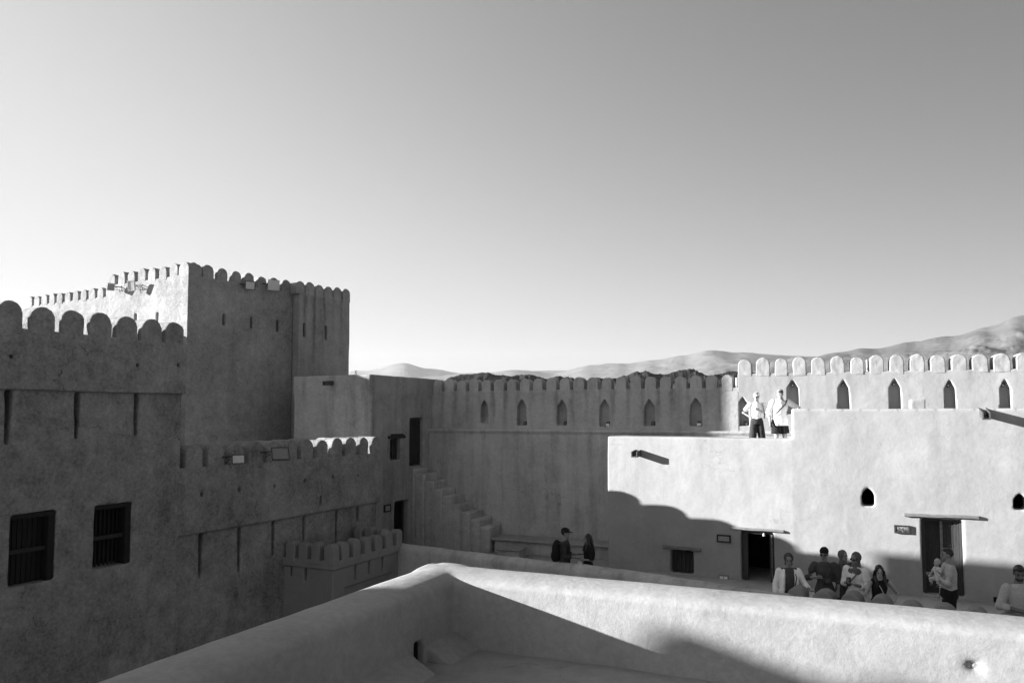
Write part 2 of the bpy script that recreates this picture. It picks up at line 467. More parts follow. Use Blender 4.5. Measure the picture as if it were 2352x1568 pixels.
crenels(tall, mer_a, M['mottled'], [(c1 + step * i, 0, A_BASE, 0) for i in range(-3, 7)] + [(DIP[0] - step * (i + 0.5), 0, A_BASE, 0) for i in range(9)]
        + [(DIP[0], 2.4 - step * (i + 0.42), A_BASE + (0.10 if i == 0 else -0.06), math.pi / 2) for i in range(4)])
for k, (s0, s1, z0, z1) in enumerate(WIN):
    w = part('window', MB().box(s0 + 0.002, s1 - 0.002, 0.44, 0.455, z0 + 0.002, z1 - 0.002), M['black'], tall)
    def sub(name, b, m=M['wood_window']):
        return link(name, b.mesh(name), m, w)
    sub('jamb', MB().box(s1 - 0.13, s1 - 0.01, 0.14, 0.43, z0 + 0.01, z1 - 0.09)); sub('jamb', MB().box(s0 + 0.01, s0 + 0.05, 0.2, 0.43, z0 + 0.01, z1 - 0.09))
    sub('head_board', MB().box(s0 + 0.01, s1 - 0.01, 0.13, 0.43, z1 - 0.088, z1 - 0.012))
    zmid = z0 + (z1 - z0) * 0.47
    sub('rail', MB().box(s0 + 0.02, s1 - 0.132, 0.2, 0.26, zmid - 0.035, zmid + 0.035), M['wood_dark'])
    n = 7; ww = (s1 - 0.13 - s0 - 0.05) / n
    for i in range(n):
        a = s0 + 0.05 + i * ww
        if k == 0: sub('plank', MB().box(a + 0.004, a + ww - 0.012, 0.30, 0.33, z0 + 0.012, z1 - 0.09))
        else: sub('bar', MB().box(a + ww * 0.3, a + ww * 0.7, 0.31, 0.33, z0 + 0.012, z1 - 0.09))

# lower wing
wing = thing('fort_wing', FA, GROUND, 'low dark battlement wing with twelve merlons, the right ones sunlit on top', 'building')
B_END = FA.px(875, 1100, REC)[0]
B_LIP = FA.px(875, 1152, REC)[1]
tb0 = FA.px(*Z4(215, 200), REC); tb1 = FA.px(*Z4(1635, 120), REC); bb0 = FA.px(*Z4(215, 375), REC); bb1 = FA.px(*Z4(1600, 256), REC)
B_TOP = (tb0[1] + tb1[1]) / 2; B_BASE = (bb0[1] + bb1[1]) / 2
mb = MB(); B0 = A_END - 0.07
R2 = REC * 2
mb.box(B0, B_END, REC + 0.003, 0.75, B_LIP, B_BASE).box(B0, B_END - 0.04, R2, 0.75, GROUND, B_LIP + 0.05)
cut = MB()
for (xp, yb, w) in ((460, 1342, .10), (549, 1326, .095), (627, 1312, .095), (698, 1290, .09), (773, 1262, .085), (822, 1225, .085)):
    s, zb_ = FA.px(xp, yb, R2); slot_cut(cut, s, zb_, B_LIP - 0.005, 0.05, w * 1.25, -0.2, 0.58, R2)
for a in ((270, 580), (565, 545), (840, 515), (1078, 473), (1297, 441), (1491, 431)):
    s, z = FA.px(*Z4(*a), REC); hole_cut(cut, s, z, 0.05, -.2, .4)
s, z = FA.px(*Z4(1200, 630), REC); cut.box(s - 0.04, s + 0.04, -0.2, 0.45, z - 0.13, z + 0.13)
part('wall', adobe(mb, cut, 0.03, 1), M['mottled'], wing)
c1, c12 = tb0[0], tb1[0]; step = (c12 - c1) / 11
mer_b = merlon_set(step * 0.72, B_TOP - B_BASE, 0.62)
crenels(wing, mer_b, M['mottled'], [(c1 + step * i, REC, bb0[1] + (bb1[1] - bb0[1]) * i / 11, 0) for i in range(12)])
mb = MB().box(B0 + 0.02, B_END - 0.05, 0.75, 3.2, B_BASE - 0.9, B_BASE - 0.6).box(B_END - 0.45, B_END - 0.05, 0.755, 3.2, GROUND, B_BASE - 0.9)
part('roof', mb, M['mottled'], wing)

# ------------------------------------------------------------------ small gate bastion (E) on the foot of the wing
sE, _ = FA.px(650, 1300, R2)
FE = Frame(FA.w(sE, R2), FA.az + 90)           # the face towards the viewer; local x runs out of the wing
eL = FE.px(766, 1300)[0]
FE2 = Frame(FE.w(eL, 0), FA.az)                 # the long face; local x runs away from the viewer
eD = FE2.px(925, 1240)[0]
E_TOP = FE.px(770, 1267)[1]; E_BASE = FE.px(766, 1301)[1]; E_LIP = FE.px(766, 1312)[1]
# heights from the picture
E_TOP = FE2.px(*Z4(1255, 985))[1]; E_BASE = FE2.px(*Z4(1400, 1085))[1]; E_LIP = FE2.px(*Z4(1292, 1180))[1]
bast = thing('gate_bastion', FE, GROUND, 'small dark square bastion with its own merlons, low in front of the wing', 'building')
mb = MB()
mb.box(-0.05, eL, 0.0, eD, E_LIP, E_BASE).box(-0.05, eL - 0.05, 0.05, eD - 0.05, GROUND, E_LIP + 0.03)
cut = MB().box(-0.3, eL - 0.24, 0.24, eD - 0.24, E_BASE - 0.35, E_BASE + 0.2)
for a, b_ in ((950, 1245), (1063, 1265)):
    x, z = FE.px(*Z4(a, b_)); slot_cut(cut, x, z, E_LIP - 0.005, 0.04, 0.085, -0.2, 0.32, 0.05)
mb2 = []
for a, b_ in ((1482, 1255), (1590, 1208), (1695, 1185)):
    y, z = FE2.px(*Z4(a, b_))
    cut.hexa([(eL + 0.2, y - 0.022, z), (eL + 0.2, y + 0.022, z), (eL - 0.2, y + 0.022, z), (eL - 0.2, y - 0.022, z),
              (eL + 0.2, y - 0.042, E_LIP - 0.005), (eL + 0.2, y + 0.042, E_LIP - 0.005), (eL - 0.3, y + 0.042, E_LIP - 0.005), (eL - 0.3, y - 0.042, E_LIP - 0.005)])
y0 = FE2.px(*Z4(1395, 1320))[0]; y1, z1 = FE2.px(*Z4(1768, 1192)); 
cut.box(eL - 0.11, eL + 0.2, y0, y1, GROUND + 2.5, z1)
part('wall', adobe(mb, cut, 0.022, 1, ((1.0, 0.02), (0.2, 0.006))), M['new'], bast)
mh = E_TOP - E_BASE; mw = eL / 4 * 0.74
mer_e = merlon_set(mw, mh, 0.24, 3)
sp = [(0.02 + eL / 4 * (i + 0.5), 0.0, E_BASE, 0) for i in range(3)] + [(eL - mw / 2, 0.0, E_BASE, 0)]
crenels(bast, mer_e, M['new'], sp)
nE = 7; ys = spread(0.24 + mw * 0.75, eD - mw / 2, nE - 1)
crenels(bast, mer_e, M['new'], [(eL, y, E_BASE, math.pi / 2) for y in ys])
crenels(bast, mer_e, M['new'], [(0.02 + eL / 4 * (i + 0.5), eD, E_BASE, math.pi) for i in range(3)])

# ------------------------------------------------------------------ big keep tower (D)
D_TOP = 4.85
Pc = at_z(434, 600, D_TOP)
FD = Frame((Pc.x, Pc.y), 31.0)                    # shaded face running away to the right
FL = Frame((Pc.x, Pc.y), 120.5)                   # sunlit face, ends at the corner (local x negative)
D_BASE = FD.px(*Z2(330, 285))[1]
dE = FD.px(672, 800)[0]
keep = thing('keep_tower', FD, GROUND, 'tallest square fort tower, its left face in full sun and right face dark', 'tower')
Dl = FL.px(250, 700)[0]
mb = MB()
def quad_slab(mbx, pts, z0, z1):
    mbx.slab([FD.loc(p) for p in pts], z0, z1)
pts = [FD.w(0, 0), FD.w(dE, 0), FD.w(dE, 0.6), FD.w(0.7, 0.6), FL.w(Dl, 0.6), FL.w(Dl, 0)]
# hollow two-sided wall: shaded face and sunlit face
quad_slab(mb, [FD.w(0, 0), FD.w(dE, 0), FD.w(dE, 0.6), FL.w(-0.6, 0.6)], GROUND + 6.0, D_BASE)
quad_slab(mb, [FL.w(0, 0), FL.w(-0.6, 0.6), FL.w(Dl, 0.6), FL.w(Dl, 0)], GROUND + 6.0, D_BASE)
cut = MB()
for a, b_ in (((502, 575), (502, 667)), ((718, 600), (718, 692)), ((924, 625), (924, 718))):
    s, z1 = FD.px(*Z2(*a)); s, z0 = FD.px(*Z2(*b_)); cut.box(s - 0.058, s + 0.058, -0.2, 0.4, z0, z1)
def boxF(c, F, x0, x1, y0, y1, z0, z1):
    p = [FD.loc(F.w(x, y)) for x, y in ((x0, y0), (x1, y0), (x1, y1), (x0, y1))]
    c.slab(p, z0, z1)
for a, b_ in (((1322, 720), (1322, 860)), ((1540, 708), (1540, 860))):
    s, z1 = FL.px(*Z1(*a)); s, z0 = FL.px(*Z1(*b_)); boxF(cut, FL, s - 0.058, s + 0.058, -0.2, 0.4, z0, z1)
part('wall', adobe(mb, cut, 0.03, 2), M['tower'], keep)
part('lower_wall', MB().slab([FD.loc(p) for p in (FD.w(0.02, 0.02), FD.w(dE, 0.02), FD.w(dE, 3), FL.w(Dl, 3), FL.w(Dl, 0.02))], GROUND, GROUND + 6.0), M['tower'], keep)
part('roof', MB().slab([FD.loc(p) for p in (FD.w(0.5, 0.5), FD.w(dE, 0.5), FD.w(dE, 5), FL.w(Dl, 5), FL.w(Dl, 0.5))], D_BASE - 0.9, D_BASE - 0.6), M['tower'], keep)
d1 = FD.px(*Z2(268, 175))[0]; d8 = FD.px(*Z2(992, 305))[0]; dstep = (d8 - d1) / 7
mer_d = merlon_set(dstep * 0.76, D_TOP - D_BASE, 0.5, 4)
crenels(keep, mer_d, M['tower'], [(d1 + dstep * i, 0, D_BASE, 0) for i in range(8)])
l1 = FL.px(*Z1(1095, 325))[0]; l8 = FL.px(*Z1(1812, 210))[0]; n = 8
for i in range(n):
    s = l1 + (l8 - l1) * i / (n - 1)
    q = FD.loc(FL.w(s, 0))
    crenels(keep, mer_d, M['tower'], [(q[0], q[1], D_BASE, FL.rz - FD.rz)])
part('shade_block', MB().slab([FD.loc(Vector(q)) for q in ((-14.6, 23.85, 0), (-12.4, 23.85, 0), (-11.0, 24.7, 0), (-14.6, 26.9, 0))], GROUND, 2.7), M['tower'], keep)  # unseen block added to keep the sun off the corner house front
# right part of the keep, set slightly proud (D2)
PR = 0.32
FD2 = Frame(FD.w(dE, -PR), 33.0)
e2 = FD2.px(803, 760)[0]
mb = MB().slab([FD.loc(FD2.w(x, y)) for x, y in ((0, 0), (e2, 0), (e2, 0.6), (0, 0.6 + PR))], GROUND + 6, D_BASE + 0.02)
cut = MB()
for a, b_ in (((1132, 650), (1132, 762)), ((1303, 672), (1303, 782))):
    s, z1 = FD2.px(*Z2(*a)); s, z0 = FD2.px(*Z2(*b_)); boxF(cut, FD2, s - 0.058, s + 0.058, -0.2, 0.4, z0, z1)
x1 = FD2.px(*Z2(1102, 320))[0]; x6 = FD2.px(*Z2(1463, 390))[0]
M['tower_drips'] = plaster('tower_drip_plaster', 0.31, 0.12, 0.2, 0.18, 0.1, 0.0, 0.3, 9.0, 7.0, drips=(FD2, x1 + (x6 - x1) / 10, (x6 - x1) / 5, D_BASE, 3.2, 0.42))
part('side_wall', adobe(mb, cut, 0.03, 2), M['tower_drips'], keep)
part('far_wall', MB().slab([FD.loc(FD2.w(x, y)) for x, y in ((e2 - 0.5, 0.61), (e2 - 0.02, 0.61), (e2 - 0.02, 5), (e2 - 0.5, 5))], GROUND + 6, D_BASE - 0.05), M['tower_side'], keep)
x1 = FD2.px(*Z2(1102, 320))[0]; x6 = FD2.px(*Z2(1463, 390))[0]
for i in range(6):
    q = FD.loc(FD2.w(x1 + (x6 - x1) * i / 5, 0)); crenels(keep, mer_d, M['tower'], [(q[0], q[1], D_BASE + 0.02, FD2.rz - FD.rz)])
# long lower wall left of the tower
sl_z = None
L_TOP = FL.px(*Z1(985, 463), 0.25)[1]; L_BASE = FL.px(*Z1(985, 555), 0.25)[1]
FW = Frame(FL.w(Dl + 0.02, 0.25), 118.5)
low = thing('curtain_wall', FW, GROUND, 'long sunlit crenellated wall running left from the tallest tower', 'wall')
w1 = FW.px(*Z1(985, 470))[0]; w10 = FW.px(*Z1(290, 555))[0]
L_TOP = FW.px(*Z1(985, 463))[1]; L_BASE = FW.px(*Z1(985, 553))[1]
wl = FW.px(*Z1(255, 600))[0]
part('wall', adobe(MB().box(wl, -0.02, 0, 0.55, -2.0, L_BASE), None, 0.05), M['tower'], low)
part('lower_wall', MB().box(wl + 0.02, -0.02, 0.02, 0.54, GROUND, -2.0), M['tower'], low)
wst = (w1 - w10) / 9
crenels(low, merlon_set(wst * 0.76, L_TOP - L_BASE, 0.5, 3), M['tower'], [(w10 + wst * i, 0, L_BASE, 0) for i in range(11)])
# ------------------------------------------------------------------ far wall of the terrace: lower wall (FB), wall walk, battlement (FP)
WALK = -0.53
pb0 = at_z(1140, 1222, -3.95); pb1 = at_z(1390, 1240, -3.95)
FB = Frame((pb1.x, pb1.y), 111.5)
PZT = 1.17
pp0 = at_z(1000, 872, PZT); pp1 = at_z(1660, 860.5, PZT)
azp = math.degrees(math.atan2(pp1.x - pp0.x, pp1.y - pp0.y))
FP = Frame((pp1.x, pp1.y), 112.0)
sBx = FB.px(985, 1050)[0]
FC2 = Frame(FB.w(sBx, 0), 26.0)                  # corner house, face with the doors (local x negative towards the viewer)
cC = FC2.px(850, 1000)[0]
FC1 = Frame(FC2.w(cC, 0), 117.0)                 # corner house, face towards the viewer (local x negative to the left)
cL = FC1.px(674, 950)[0]

sR = FB.loc(Vector((4.2, 23.0, 0)))[0]
lower = thing('terrace_wall', FB, TERR, 'tall shaded rain-stained wall behind the stairs and stone bench', 'wall')
set_back = 1.0
part('wall', adobe(MB().box(sBx - 0.6, sR + 4.5, 0, 0.6, TERR - 0.3, WALK).box(sBx - 0.6, sR + 4.5, -0.06, 0.3, WALK - 0.07, WALK + 0.012), None, 0.04, 1, ((1.6, 0.07), (0.25, 0.012))), M['stained'], lower)
part('wall_walk', MB().box(sBx - 0.6, sR + 13, 0.602, set_back + 3.0, WALK - 0.4, WALK - 0.006), M['floor'], lower)

def niche_outline(x, z0, z1, w0, w1, tip=0.3):
    hs = z1 - (z1 - z0) * tip * 0.8
    return [(x - w0 / 2, z0), (x + w0 / 2, z0), (x + w1 / 2, hs), (x, z1 + 0.03), (x - w1 / 2, hs)]
def niche_lamp(F, x, z, label, grp, white):
    r = empty('niche_lamp', tuple(F.w(x, 0.1, z)), F.rz, label=label, cat='lamp', group=grp)
    part('housing', MB().box(-0.055, 0.055, -0.05, 0.05, 0, 0.075), M['white_fit'] if white else M['lamp_body'], r)
    part('head', MB().hexa([(-0.05, -0.05, 0.077), (0.05, -0.05, 0.077), (0.05, 0.05, 0.077), (-0.05, 0.05, 0.077), (-0.05, -0.02, 0.12), (0.05, -0.02, 0.12), (0.05, 0.06, 0.14), (-0.05, 0.06, 0.14)]), M['lamp_body'], r)

xs0 = FP.px(990, 900)[0]; xs1 = FP.px(1694, 860)[0]
P_BASE = FP.px(1640, 890.5)[1]
bat = thing('battlement_wall', FP, WALK, 'shaded battlement with a row of pointed niches above the terrace wall', 'wall')
cut = MB(); NI = []
for (xp, yt, yb, wp) in ((1112, 919, 972, 17), (1198, 917, 977, 21), (1290, 919, 977, 22), (1388, 918, 979, 23), (1491, 917, 978, 25), (1597, 914, 978, 27)):
    x, z1 = FP.px(xp, yt); _, z0 = FP.px(xp, yb); w = FP.px(xp + wp / 2, yt)[0] - FP.px(xp - wp / 2, yt)[0]
    NI.append((x, z0)); cut.prism(niche_outline(x, z0, z1, w * 1.1, w * 0.93), -0.2, 0.26)
na = FP.px(*Z5(540, 190))[0]; nb = FP.px(*Z6(1205, 300))[0]
nm = 22
PST = (nb - na) / (nm - 1)
M['bat'] = plaster('battlement_plaster', 0.39, 0.14, 0.16, 0.16, 0.1, 0.2, 0.3, 21.0, 6.0, drips=(FP, na + PST / 2, PST, P_BASE, 1.5, 0.42))
part('wall', adobe(MB().box(xs0 - 0.5, xs1 + 0.02, 0, 0.5, WALK - 0.1, P_BASE), cut, 0.026, 2, ((1.4, 0.04), (0.22, 0.01))), M['bat'], bat)
crenels(bat, merlon_set(PST * 0.75, PZT - P_BASE, 0.4, 4), M['stained'], [(na + PST * i, 0, P_BASE, 0) for i in range(nm)])
lamp_words = ['first', 'second', 'third', 'fourth', 'fifth', 'sixth']
for i, (x, z0) in enumerate(NI):
    if i == 0: continue
    niche_lamp(FP, x + 0.09, z0 + 0.012, 'small lamp on the sill of the %s shaded pointed niche from the left' % lamp_words[i], 'lamps in the niches', i in (3, 4, 5) and i != 4)

# higher sunlit battlement to the right
R_TOP = FP.px(*Z6(1360, 130))[1]
FPR = Frame(FP.w(xs1, 0.0), 110.0)
R_BASE = FPR.px(*Z6(1440, 258))[1]; R_TOP = FPR.px(*Z6(1520, 124))[1]
xr1 = FPR.px(2352, 860)[0] + 1.6
hib = thing('high_battlement', FPR, WALK, 'higher sunlit battlement with pointed niches behind the prayer room roof', 'wall')
cut = MB(); NR = []
for (xp, yt, wp) in ((1820, 873, 26), (1937, 872, 26), (2055, 870, 26), (2181, 872, 25), (2308, 871, 25)):
    x, z1 = FPR.px(xp, yt); w = FPR.px(xp + wp / 2, yt)[0] - FPR.px(xp - wp / 2, yt)[0]
    NR.append((x, z1)); cut.prism(niche_outline(x, z1 - 0.98, z1, w * 1.12, w * 0.98), -0.2, 0.28)
    hole_cut(cut, x + 0.0, z1 - 0.14, 0.035, 0.2, 0.6)
x, z1 = FPR.px(1706, 913); _, z0 = FPR.px(1706, 978)
cut.prism(niche_outline(x, z0, z1, 0.37, 0.31), -0.2, 0.26)
hib_cut = cut
niche_lamp(FPR, x + 0.06, z0 + 0.012, 'small lamp in the pointed niche beside the woman in the white cap', 'lamps in the niches', False)
ra = FPR.px(*Z6(1360, 140))[0]; rb = FPR.px(*Z6(2015, 120))[0]; RST = (rb - ra) / 4
M['hib'] = plaster('high_battlement_plaster', 0.335, 0.06, 0.08, 0.08, 0.05, 0.15, 0.15, 33.0, 6.0, drips=(FPR, ra + RST / 2, RST, R_BASE, 1.1, 0.14))
part('wall', adobe(MB().box(0, xr1, 0, 0.5, WALK - 0.1, R_BASE), hib_cut, 0.028, 2, ((1.4, 0.05), (0.22, 0.008))), M['hib'], hib)
crenels(hib, merlon_set(RST * 0.74, R_TOP - R_BASE, 0.42, 4), M['hib'], [(ra + RST * i, 0, R_BASE, 0) for i in range(int((xr1 - ra) / RST) + 1)])
bull = ['leftmost', 'second', 'third', 'fourth', 'rightmost']
for i, (x, z1) in enumerate(NR):
    r = empty('niche_bulb', tuple(FPR.w(x, 0.25, z1 - 0.14)), FPR.rz, label='small round bulkhead light high in the %s sunlit pointed niche' % bull[i], cat='lamp', group='lights in the sunlit niches')
    part('rim', MB().tube([(0, 0.02, 0), (0, -0.02, 0)], 0.042, 12), M['lamp_body'], r)
    part('lens', MB().ball((0, -0.025, 0), (0.026, 0.02, 0.026)), M['white_fit'], r, True)

# ------------------------------------------------------------------ corner house (C)
house = thing('corner_house', FC2, TERR, 'plain shaded corner house with two dark doors beside the stairs', 'building')
H_TOP = FC2.px(900, 863)[1]; H_BAND = FC2.px(900, 905)[1]
mb = MB()
L2 = lambda F, x, y: FC2.loc(F.w(x, y))
def cslab(F, x0, x1, y0, y1, z0, z1, m): m.slab([L2(F, x, y) for x, y in ((x0, y0), (x1, y0), (x1, y1), (x0, y1))], z0, z1)
cslab(FC2, cC, 0.7, 0.0, 0.6, TERR - 0.3, H_TOP, mb)
cslab(FC1, cL, 0.0, 0.0, 0.6, TERR - 0.3, H_TOP, mb)
cslab(FC2, cC - 0.02, 0.65, -0.03, 0.55, H_BAND, H_TOP, mb)
cslab(FC1, cL, 0.03, -0.03, 0.55, H_BAND, H_TOP, mb)
mb.slab([L2(FC1, -0.1, 0.1), (cC + 0.02, -0.06), (cC + 0.2, 0.0), (cC + 0.3, 0.3)], TERR, H_BAND)
cut = MB(); CO = {}
for k, a, b_ in (('window', Z5(212, 603), Z5(283, 750)), ('upper_door', Z5(352, 462), Z5(445, 788)), ('lower_door', Z5(243, 1045), Z5(338, 1340))):
    x0, z1 = FC2.px(*a); x1, z0 = FC2.px(*b_)
    if k == 'lower_door': z0 = TERR
    CO[k] = (x0, x1, z0, z1); cut.box(x0, x1, -0.3, 0.36, z0, z1)
for a, b_ in ((222, 880), (303, 870)):
    x, z1 = FC2.px(*Z5(a, 780)); _, z0 = FC2.px(*Z5(a, b_)); slot_cut(cut, x, z0, z1, 0.04, 0.07, -0.3, 0.25)
part('wall', adobe(mb, cut, 0.04), M['tower_side'], house)
part('back_wall', MB().slab([L2(FC1, cL + 0.02, 0.62), L2(FC1, -0.7, 0.62), (0.6, 0.65), (0.6, 5.5), L2(FC1, cL + 0.02, 4.0)], TERR, H_TOP - 0.35), M['tower_side'], house)
def leaf_door(root, name, x0, x1, z0, z1, y, mat, npl=4, studs=True):
    d = part(name, MB().box(x0 + 0.06, x1 - 0.06, y + 0.05, y + 0.08, z0 + 0.01, z1 - 0.06), mat, root)
    def sub(nm, b, m): return link(nm, b.mesh(nm), m, d)
    sub('jamb', MB().box(x0 + 0.004, x0 + 0.058, y - 0.02, y + 0.1, z0, z1 - 0.062), M['wood_frame']); sub('jamb', MB().box(x1 - 0.058, x1 - 0.004, y - 0.02, y + 0.1, z0, z1 - 0.062), M['wood_frame'])
    sub('head', MB().box(x0 + 0.004, x1 - 0.004, y - 0.02, y + 0.1, z1 - 0.06, z1 - 0.003), M['wood_frame'])
    w = (x1 - x0 - 0.12) / npl
    for i in range(npl):
        sub('plank', MB().box(x0 + 0.06 + i * w + 0.006, x0 + 0.06 + (i + 1) * w - 0.006, y + 0.02, y + 0.049, z0 + 0.012, z1 - 0.064), mat)
    return d
x0, x1, z0, z1 = CO['window']
w = part('window', MB().box(x0 + 0.002, x1 - 0.002, 0.34, 0.355, z0 + 0.002, z1 - 0.002), M['black'], house)
for i in range(5):
    a = x0 + (x1 - x0) * (i + 0.5) / 5
    link('bar', MB().box(a - 0.015, a + 0.015, 0.12, 0.15, z0 + 0.01, z1 - 0.01).mesh('bar'), M['wood_dark'], w)
beam(house, 'lintel', x0 - 0.14, x1 + 0.2, z1 - 0.01, z1 + 0.085, -0.06, 0.2, M['wood_dark'], 0.004)
x0, x1, z0, z1 = CO['upper_door']; leaf_door(house, 'upper_door', x0 + 0.01, x1 - 0.01, z0 + 0.01, z1 - 0.01, 0.16, M['wood_dark'])
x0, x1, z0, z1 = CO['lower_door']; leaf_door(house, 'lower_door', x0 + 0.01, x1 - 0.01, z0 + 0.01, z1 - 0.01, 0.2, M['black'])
x, z = FC1.px(*Z2(1258, 1533)); beam(house, 'lintel', x - 0.33, x + 0.33, z - 0.06, z + 0.05, -0.05, 0.2, M['wood_dark'], 0.004)
x, z = FC1.px(764, 884); spout(FC1, x, z, 'dark wooden rain spout high on the shaded corner house', 0.4, 0.14, 0.14, 0.03)

# ------------------------------------------------------------------ stairs along the terrace wall, bench, step block
st = thing('stairs', FB, TERR, 'worn plaster staircase climbing to the upper door of the corner house', 'stairs')
SD = 1.0
sx = [FB.px(*Z5(a, b_), -SD)[0] for a, b_ in ((430, 905), (836, 1245))]
s_first, z_first = FB.px(*Z5(450, 870), -0.5); 
stp = []
top_pts = [(470, 846), (530, 890), (600, 940), (665, 1003), (720, 1055), (785, 1100), (845, 1150), (915, 1212)]
for a, b_ in top_pts: stp.append(FB.px(*Z5(a, b_), -0.5))
n = len(stp); sA = stp[0][0]; sB = stp[-1][0]; zA = stp[0][1]; zB = stp[-1][1]
tread = (sB - sA) / (n - 1)
for i in range(n):
    z = zA + (zB - zA) * i / (n - 1); x = sA + tread * i
    b = MB().box(x - tread * 0.55, x + tread * 0.5, -SD + random.uniform(-0.02, 0.02), -0.005, TERR - 0.05, z + random.uniform(-0.015, 0.015))
    part('step', adobe(b, None, 0.035, 2, ((0.4, 0.03), (0.1, 0.012))), M['step'], st)
part('landing', adobe(MB().box(sBx - 0.3, sA - tread * 0.5, -SD, -0.005, TERR - 0.05, zA + 0.17), None, 0.045, 2, ((0.6, 0.03),)), M['stained'], st)
bench = thing('stone_bench', FB, TERR, 'long low stone bench at the foot of the stained wall', 'bench')
bx0 = sB + tread * 0.5; bx1 = sR + 2.0
part('base', adobe(MB().box(bx0 + 0.1, bx1, -0.86, -0.01, TERR - 0.05, -4.0), None, 0.05, 2, ((0.5, 0.04),)), M['stained'], bench)
nb_ = 7; lens = [random.uniform(0.7, 1.3) for _ in range(nb_)]; tot = sum(lens); x = bx0 + 0.02
for q in lens:
    L = q / tot * (bx1 - bx0)
    part('slab', adobe(MB().box(x + 0.004, x + L - 0.004, -0.95 + random.uniform(-0.03, 0.03), -0.01, -4.02, -3.95 + random.uniform(-0.012, 0.01)), None, 0.03, 1, ((0.25, 0.03), (0.08, 0.015))), M['floor'], bench); x += L
x0, z_ = FB.px(*Z5(948, 1370), -1.75); x1, _ = FB.px(*Z5(1120, 1375), -1.75)
zt = FB.px(*Z5(1000, 1372), -1.75)[1]
blk = thing('step_block', FB, TERR, 'low square stone step standing in front of the bench', 'step')
part('base', adobe(MB().box(x0 + 0.04, x1 - 0.04, -1.73, -1.1, TERR - 0.05, TERR + 0.24), None, 0.03, 2, ((0.3, 0.02),)), M['stained'], blk)
part('slab', adobe(MB().box(x0, x1, -1.78, -1.08, TERR + 0.235, TERR + 0.29), None, 0.025, 1, ((0.25, 0.02), (0.08, 0.01))), M['floor'], blk)

# ------------------------------------------------------------------ prayer-room building (two wall lines meeting at a blunt corner)
q2 = at_z(1780, 1340, TERR); q1 = (at_z(2122, 1370, TERR) + at_z(2220, 1377, TERR)) / 2
FQ = Frame((q2.x, q2.y), 118.0)
sL = FQ.px(1396, 1150)[0]; sQ = FQ.px(1821, 1100)[0]
cq = FQ.w(sQ, 0)
FR2 = Frame((cq.x, cq.y), math.degrees(math.atan2(q1.x - cq.x, q1.y - cq.y)))
Q1_TOP = FQ.px(1600, 1004)[1]; Q2_TOP = FR2.px(2100, 938)[1]
xQ = FR2.px(2352, 1100)[0] + 2.2
ROOF1 = -1.12
pray = thing('prayer_building', FQ, TERR, 'low sunlit plaster building with three dark openings and a scalloped shadow on it', 'building')
mb = MB(); TH = 0.5
dep = FQ.loc(FB.w(FB.loc(FQ.w(sL, 0))[0], 0))
mb.slab([(sL, 0), (sQ, 0), (sQ, TH), (sL + TH, TH), (sL + TH, 2.6), (sL, 2.6)], TERR - 0.2, Q1_TOP)
mq = lambda x, y: FQ.loc(FR2.w(x, y))
mb.slab([mq(0, 0), mq(xQ, 0), mq(xQ, TH), mq(TH, TH), mq(TH * 0.8, 2.4), mq(0, 2.4)], TERR - 0.2, Q2_TOP)
cut = MB(); QO = {}
for k, a, b_, F in (('low_window', Z8(312, 795), Z8(548, 1100), FQ), ('open_door', Z8(1040, 602), Z8(1388, 1180), FQ), ('prayer_door', Z9(950, 447), Z9(1385, 1245), FR2)):
    x0, z1 = F.px(*a); x1, z0 = F.px(*b_)
    if 'door' in k: z0 = TERR + (0.0 if k == 'open_door' else 0.06)
    if k == 'low_window': z0 = -4.37
    QO[k] = (x0, x1, z0, z1, F)
    p = [FQ.loc(F.w(x, y)) for x, y in ((x0, -0.3), (x1, -0.3), (x1, 0.9 if k == 'open_door' else 0.4), (x0, 0.9 if k == 'open_door' else 0.4))]
    cut.slab(p, z0, z1)
AR = []
for a, b_ in (((370, 153), (493, 332)), ((1858, 212), (1985, 368))):
    x0, z1 = FR2.px(*Z9(*a)); x1, z0 = FR2.px(*Z9(*b_)); xm = (x0 + x1) / 2; hw = (x1 - x0) / 2; hs = z0 + (z1 - z0) * 0.55
    o = [(x0, z0), (x1, z0), (x1, hs), (xm + hw * 0.82, hs + (z1 - hs) * 0.42), (xm + hw * 0.42, hs + (z1 - hs) * 0.78), (xm, z1), (xm - hw * 0.42, hs + (z1 - hs) * 0.78), (xm - hw * 0.82, hs + (z1 - hs) * 0.42), (x0, hs)]
    c = MB().prism(o, -0.3, 0.8)
    cut.add([(*FQ.loc(FR2.w(v[0], v[1])), v[2]) for v in c.v], c.f); AR.append((x0, x1, z0, z1))
part('wall', adobe(mb, cut, 0.032, 2, ((1.6, 0.06), (0.25, 0.008))), M['smooth'], pray)
# roofs behind the two wall tops
roof1 = [FQ.loc(p) for p in (FQ.w(sL + TH, TH), FQ.w(sQ, TH), FB.w(FB.loc(FQ.w(sQ, 0))[0] + 1.2, -0.005), FB.w(FB.loc(FQ.w(sL + TH, 0))[0] + 1.0, -0.005))]
part('roof', MB().slab(roof1, ROOF1 - 0.3, ROOF1), M['floor'], pray)
roof2 = [mq(0.05, 0.3), mq(xQ - 0.02, 0.3)] + [FQ.loc(FPR.w(x, -0.004)) for x in (xr1, FPR.loc(FR2.w(0.05, 2.4))[0])]
part('upper_roof', MB().slab(roof2, Q2_TOP - 0.3, Q2_TOP - 0.05), M['floor'], pray)
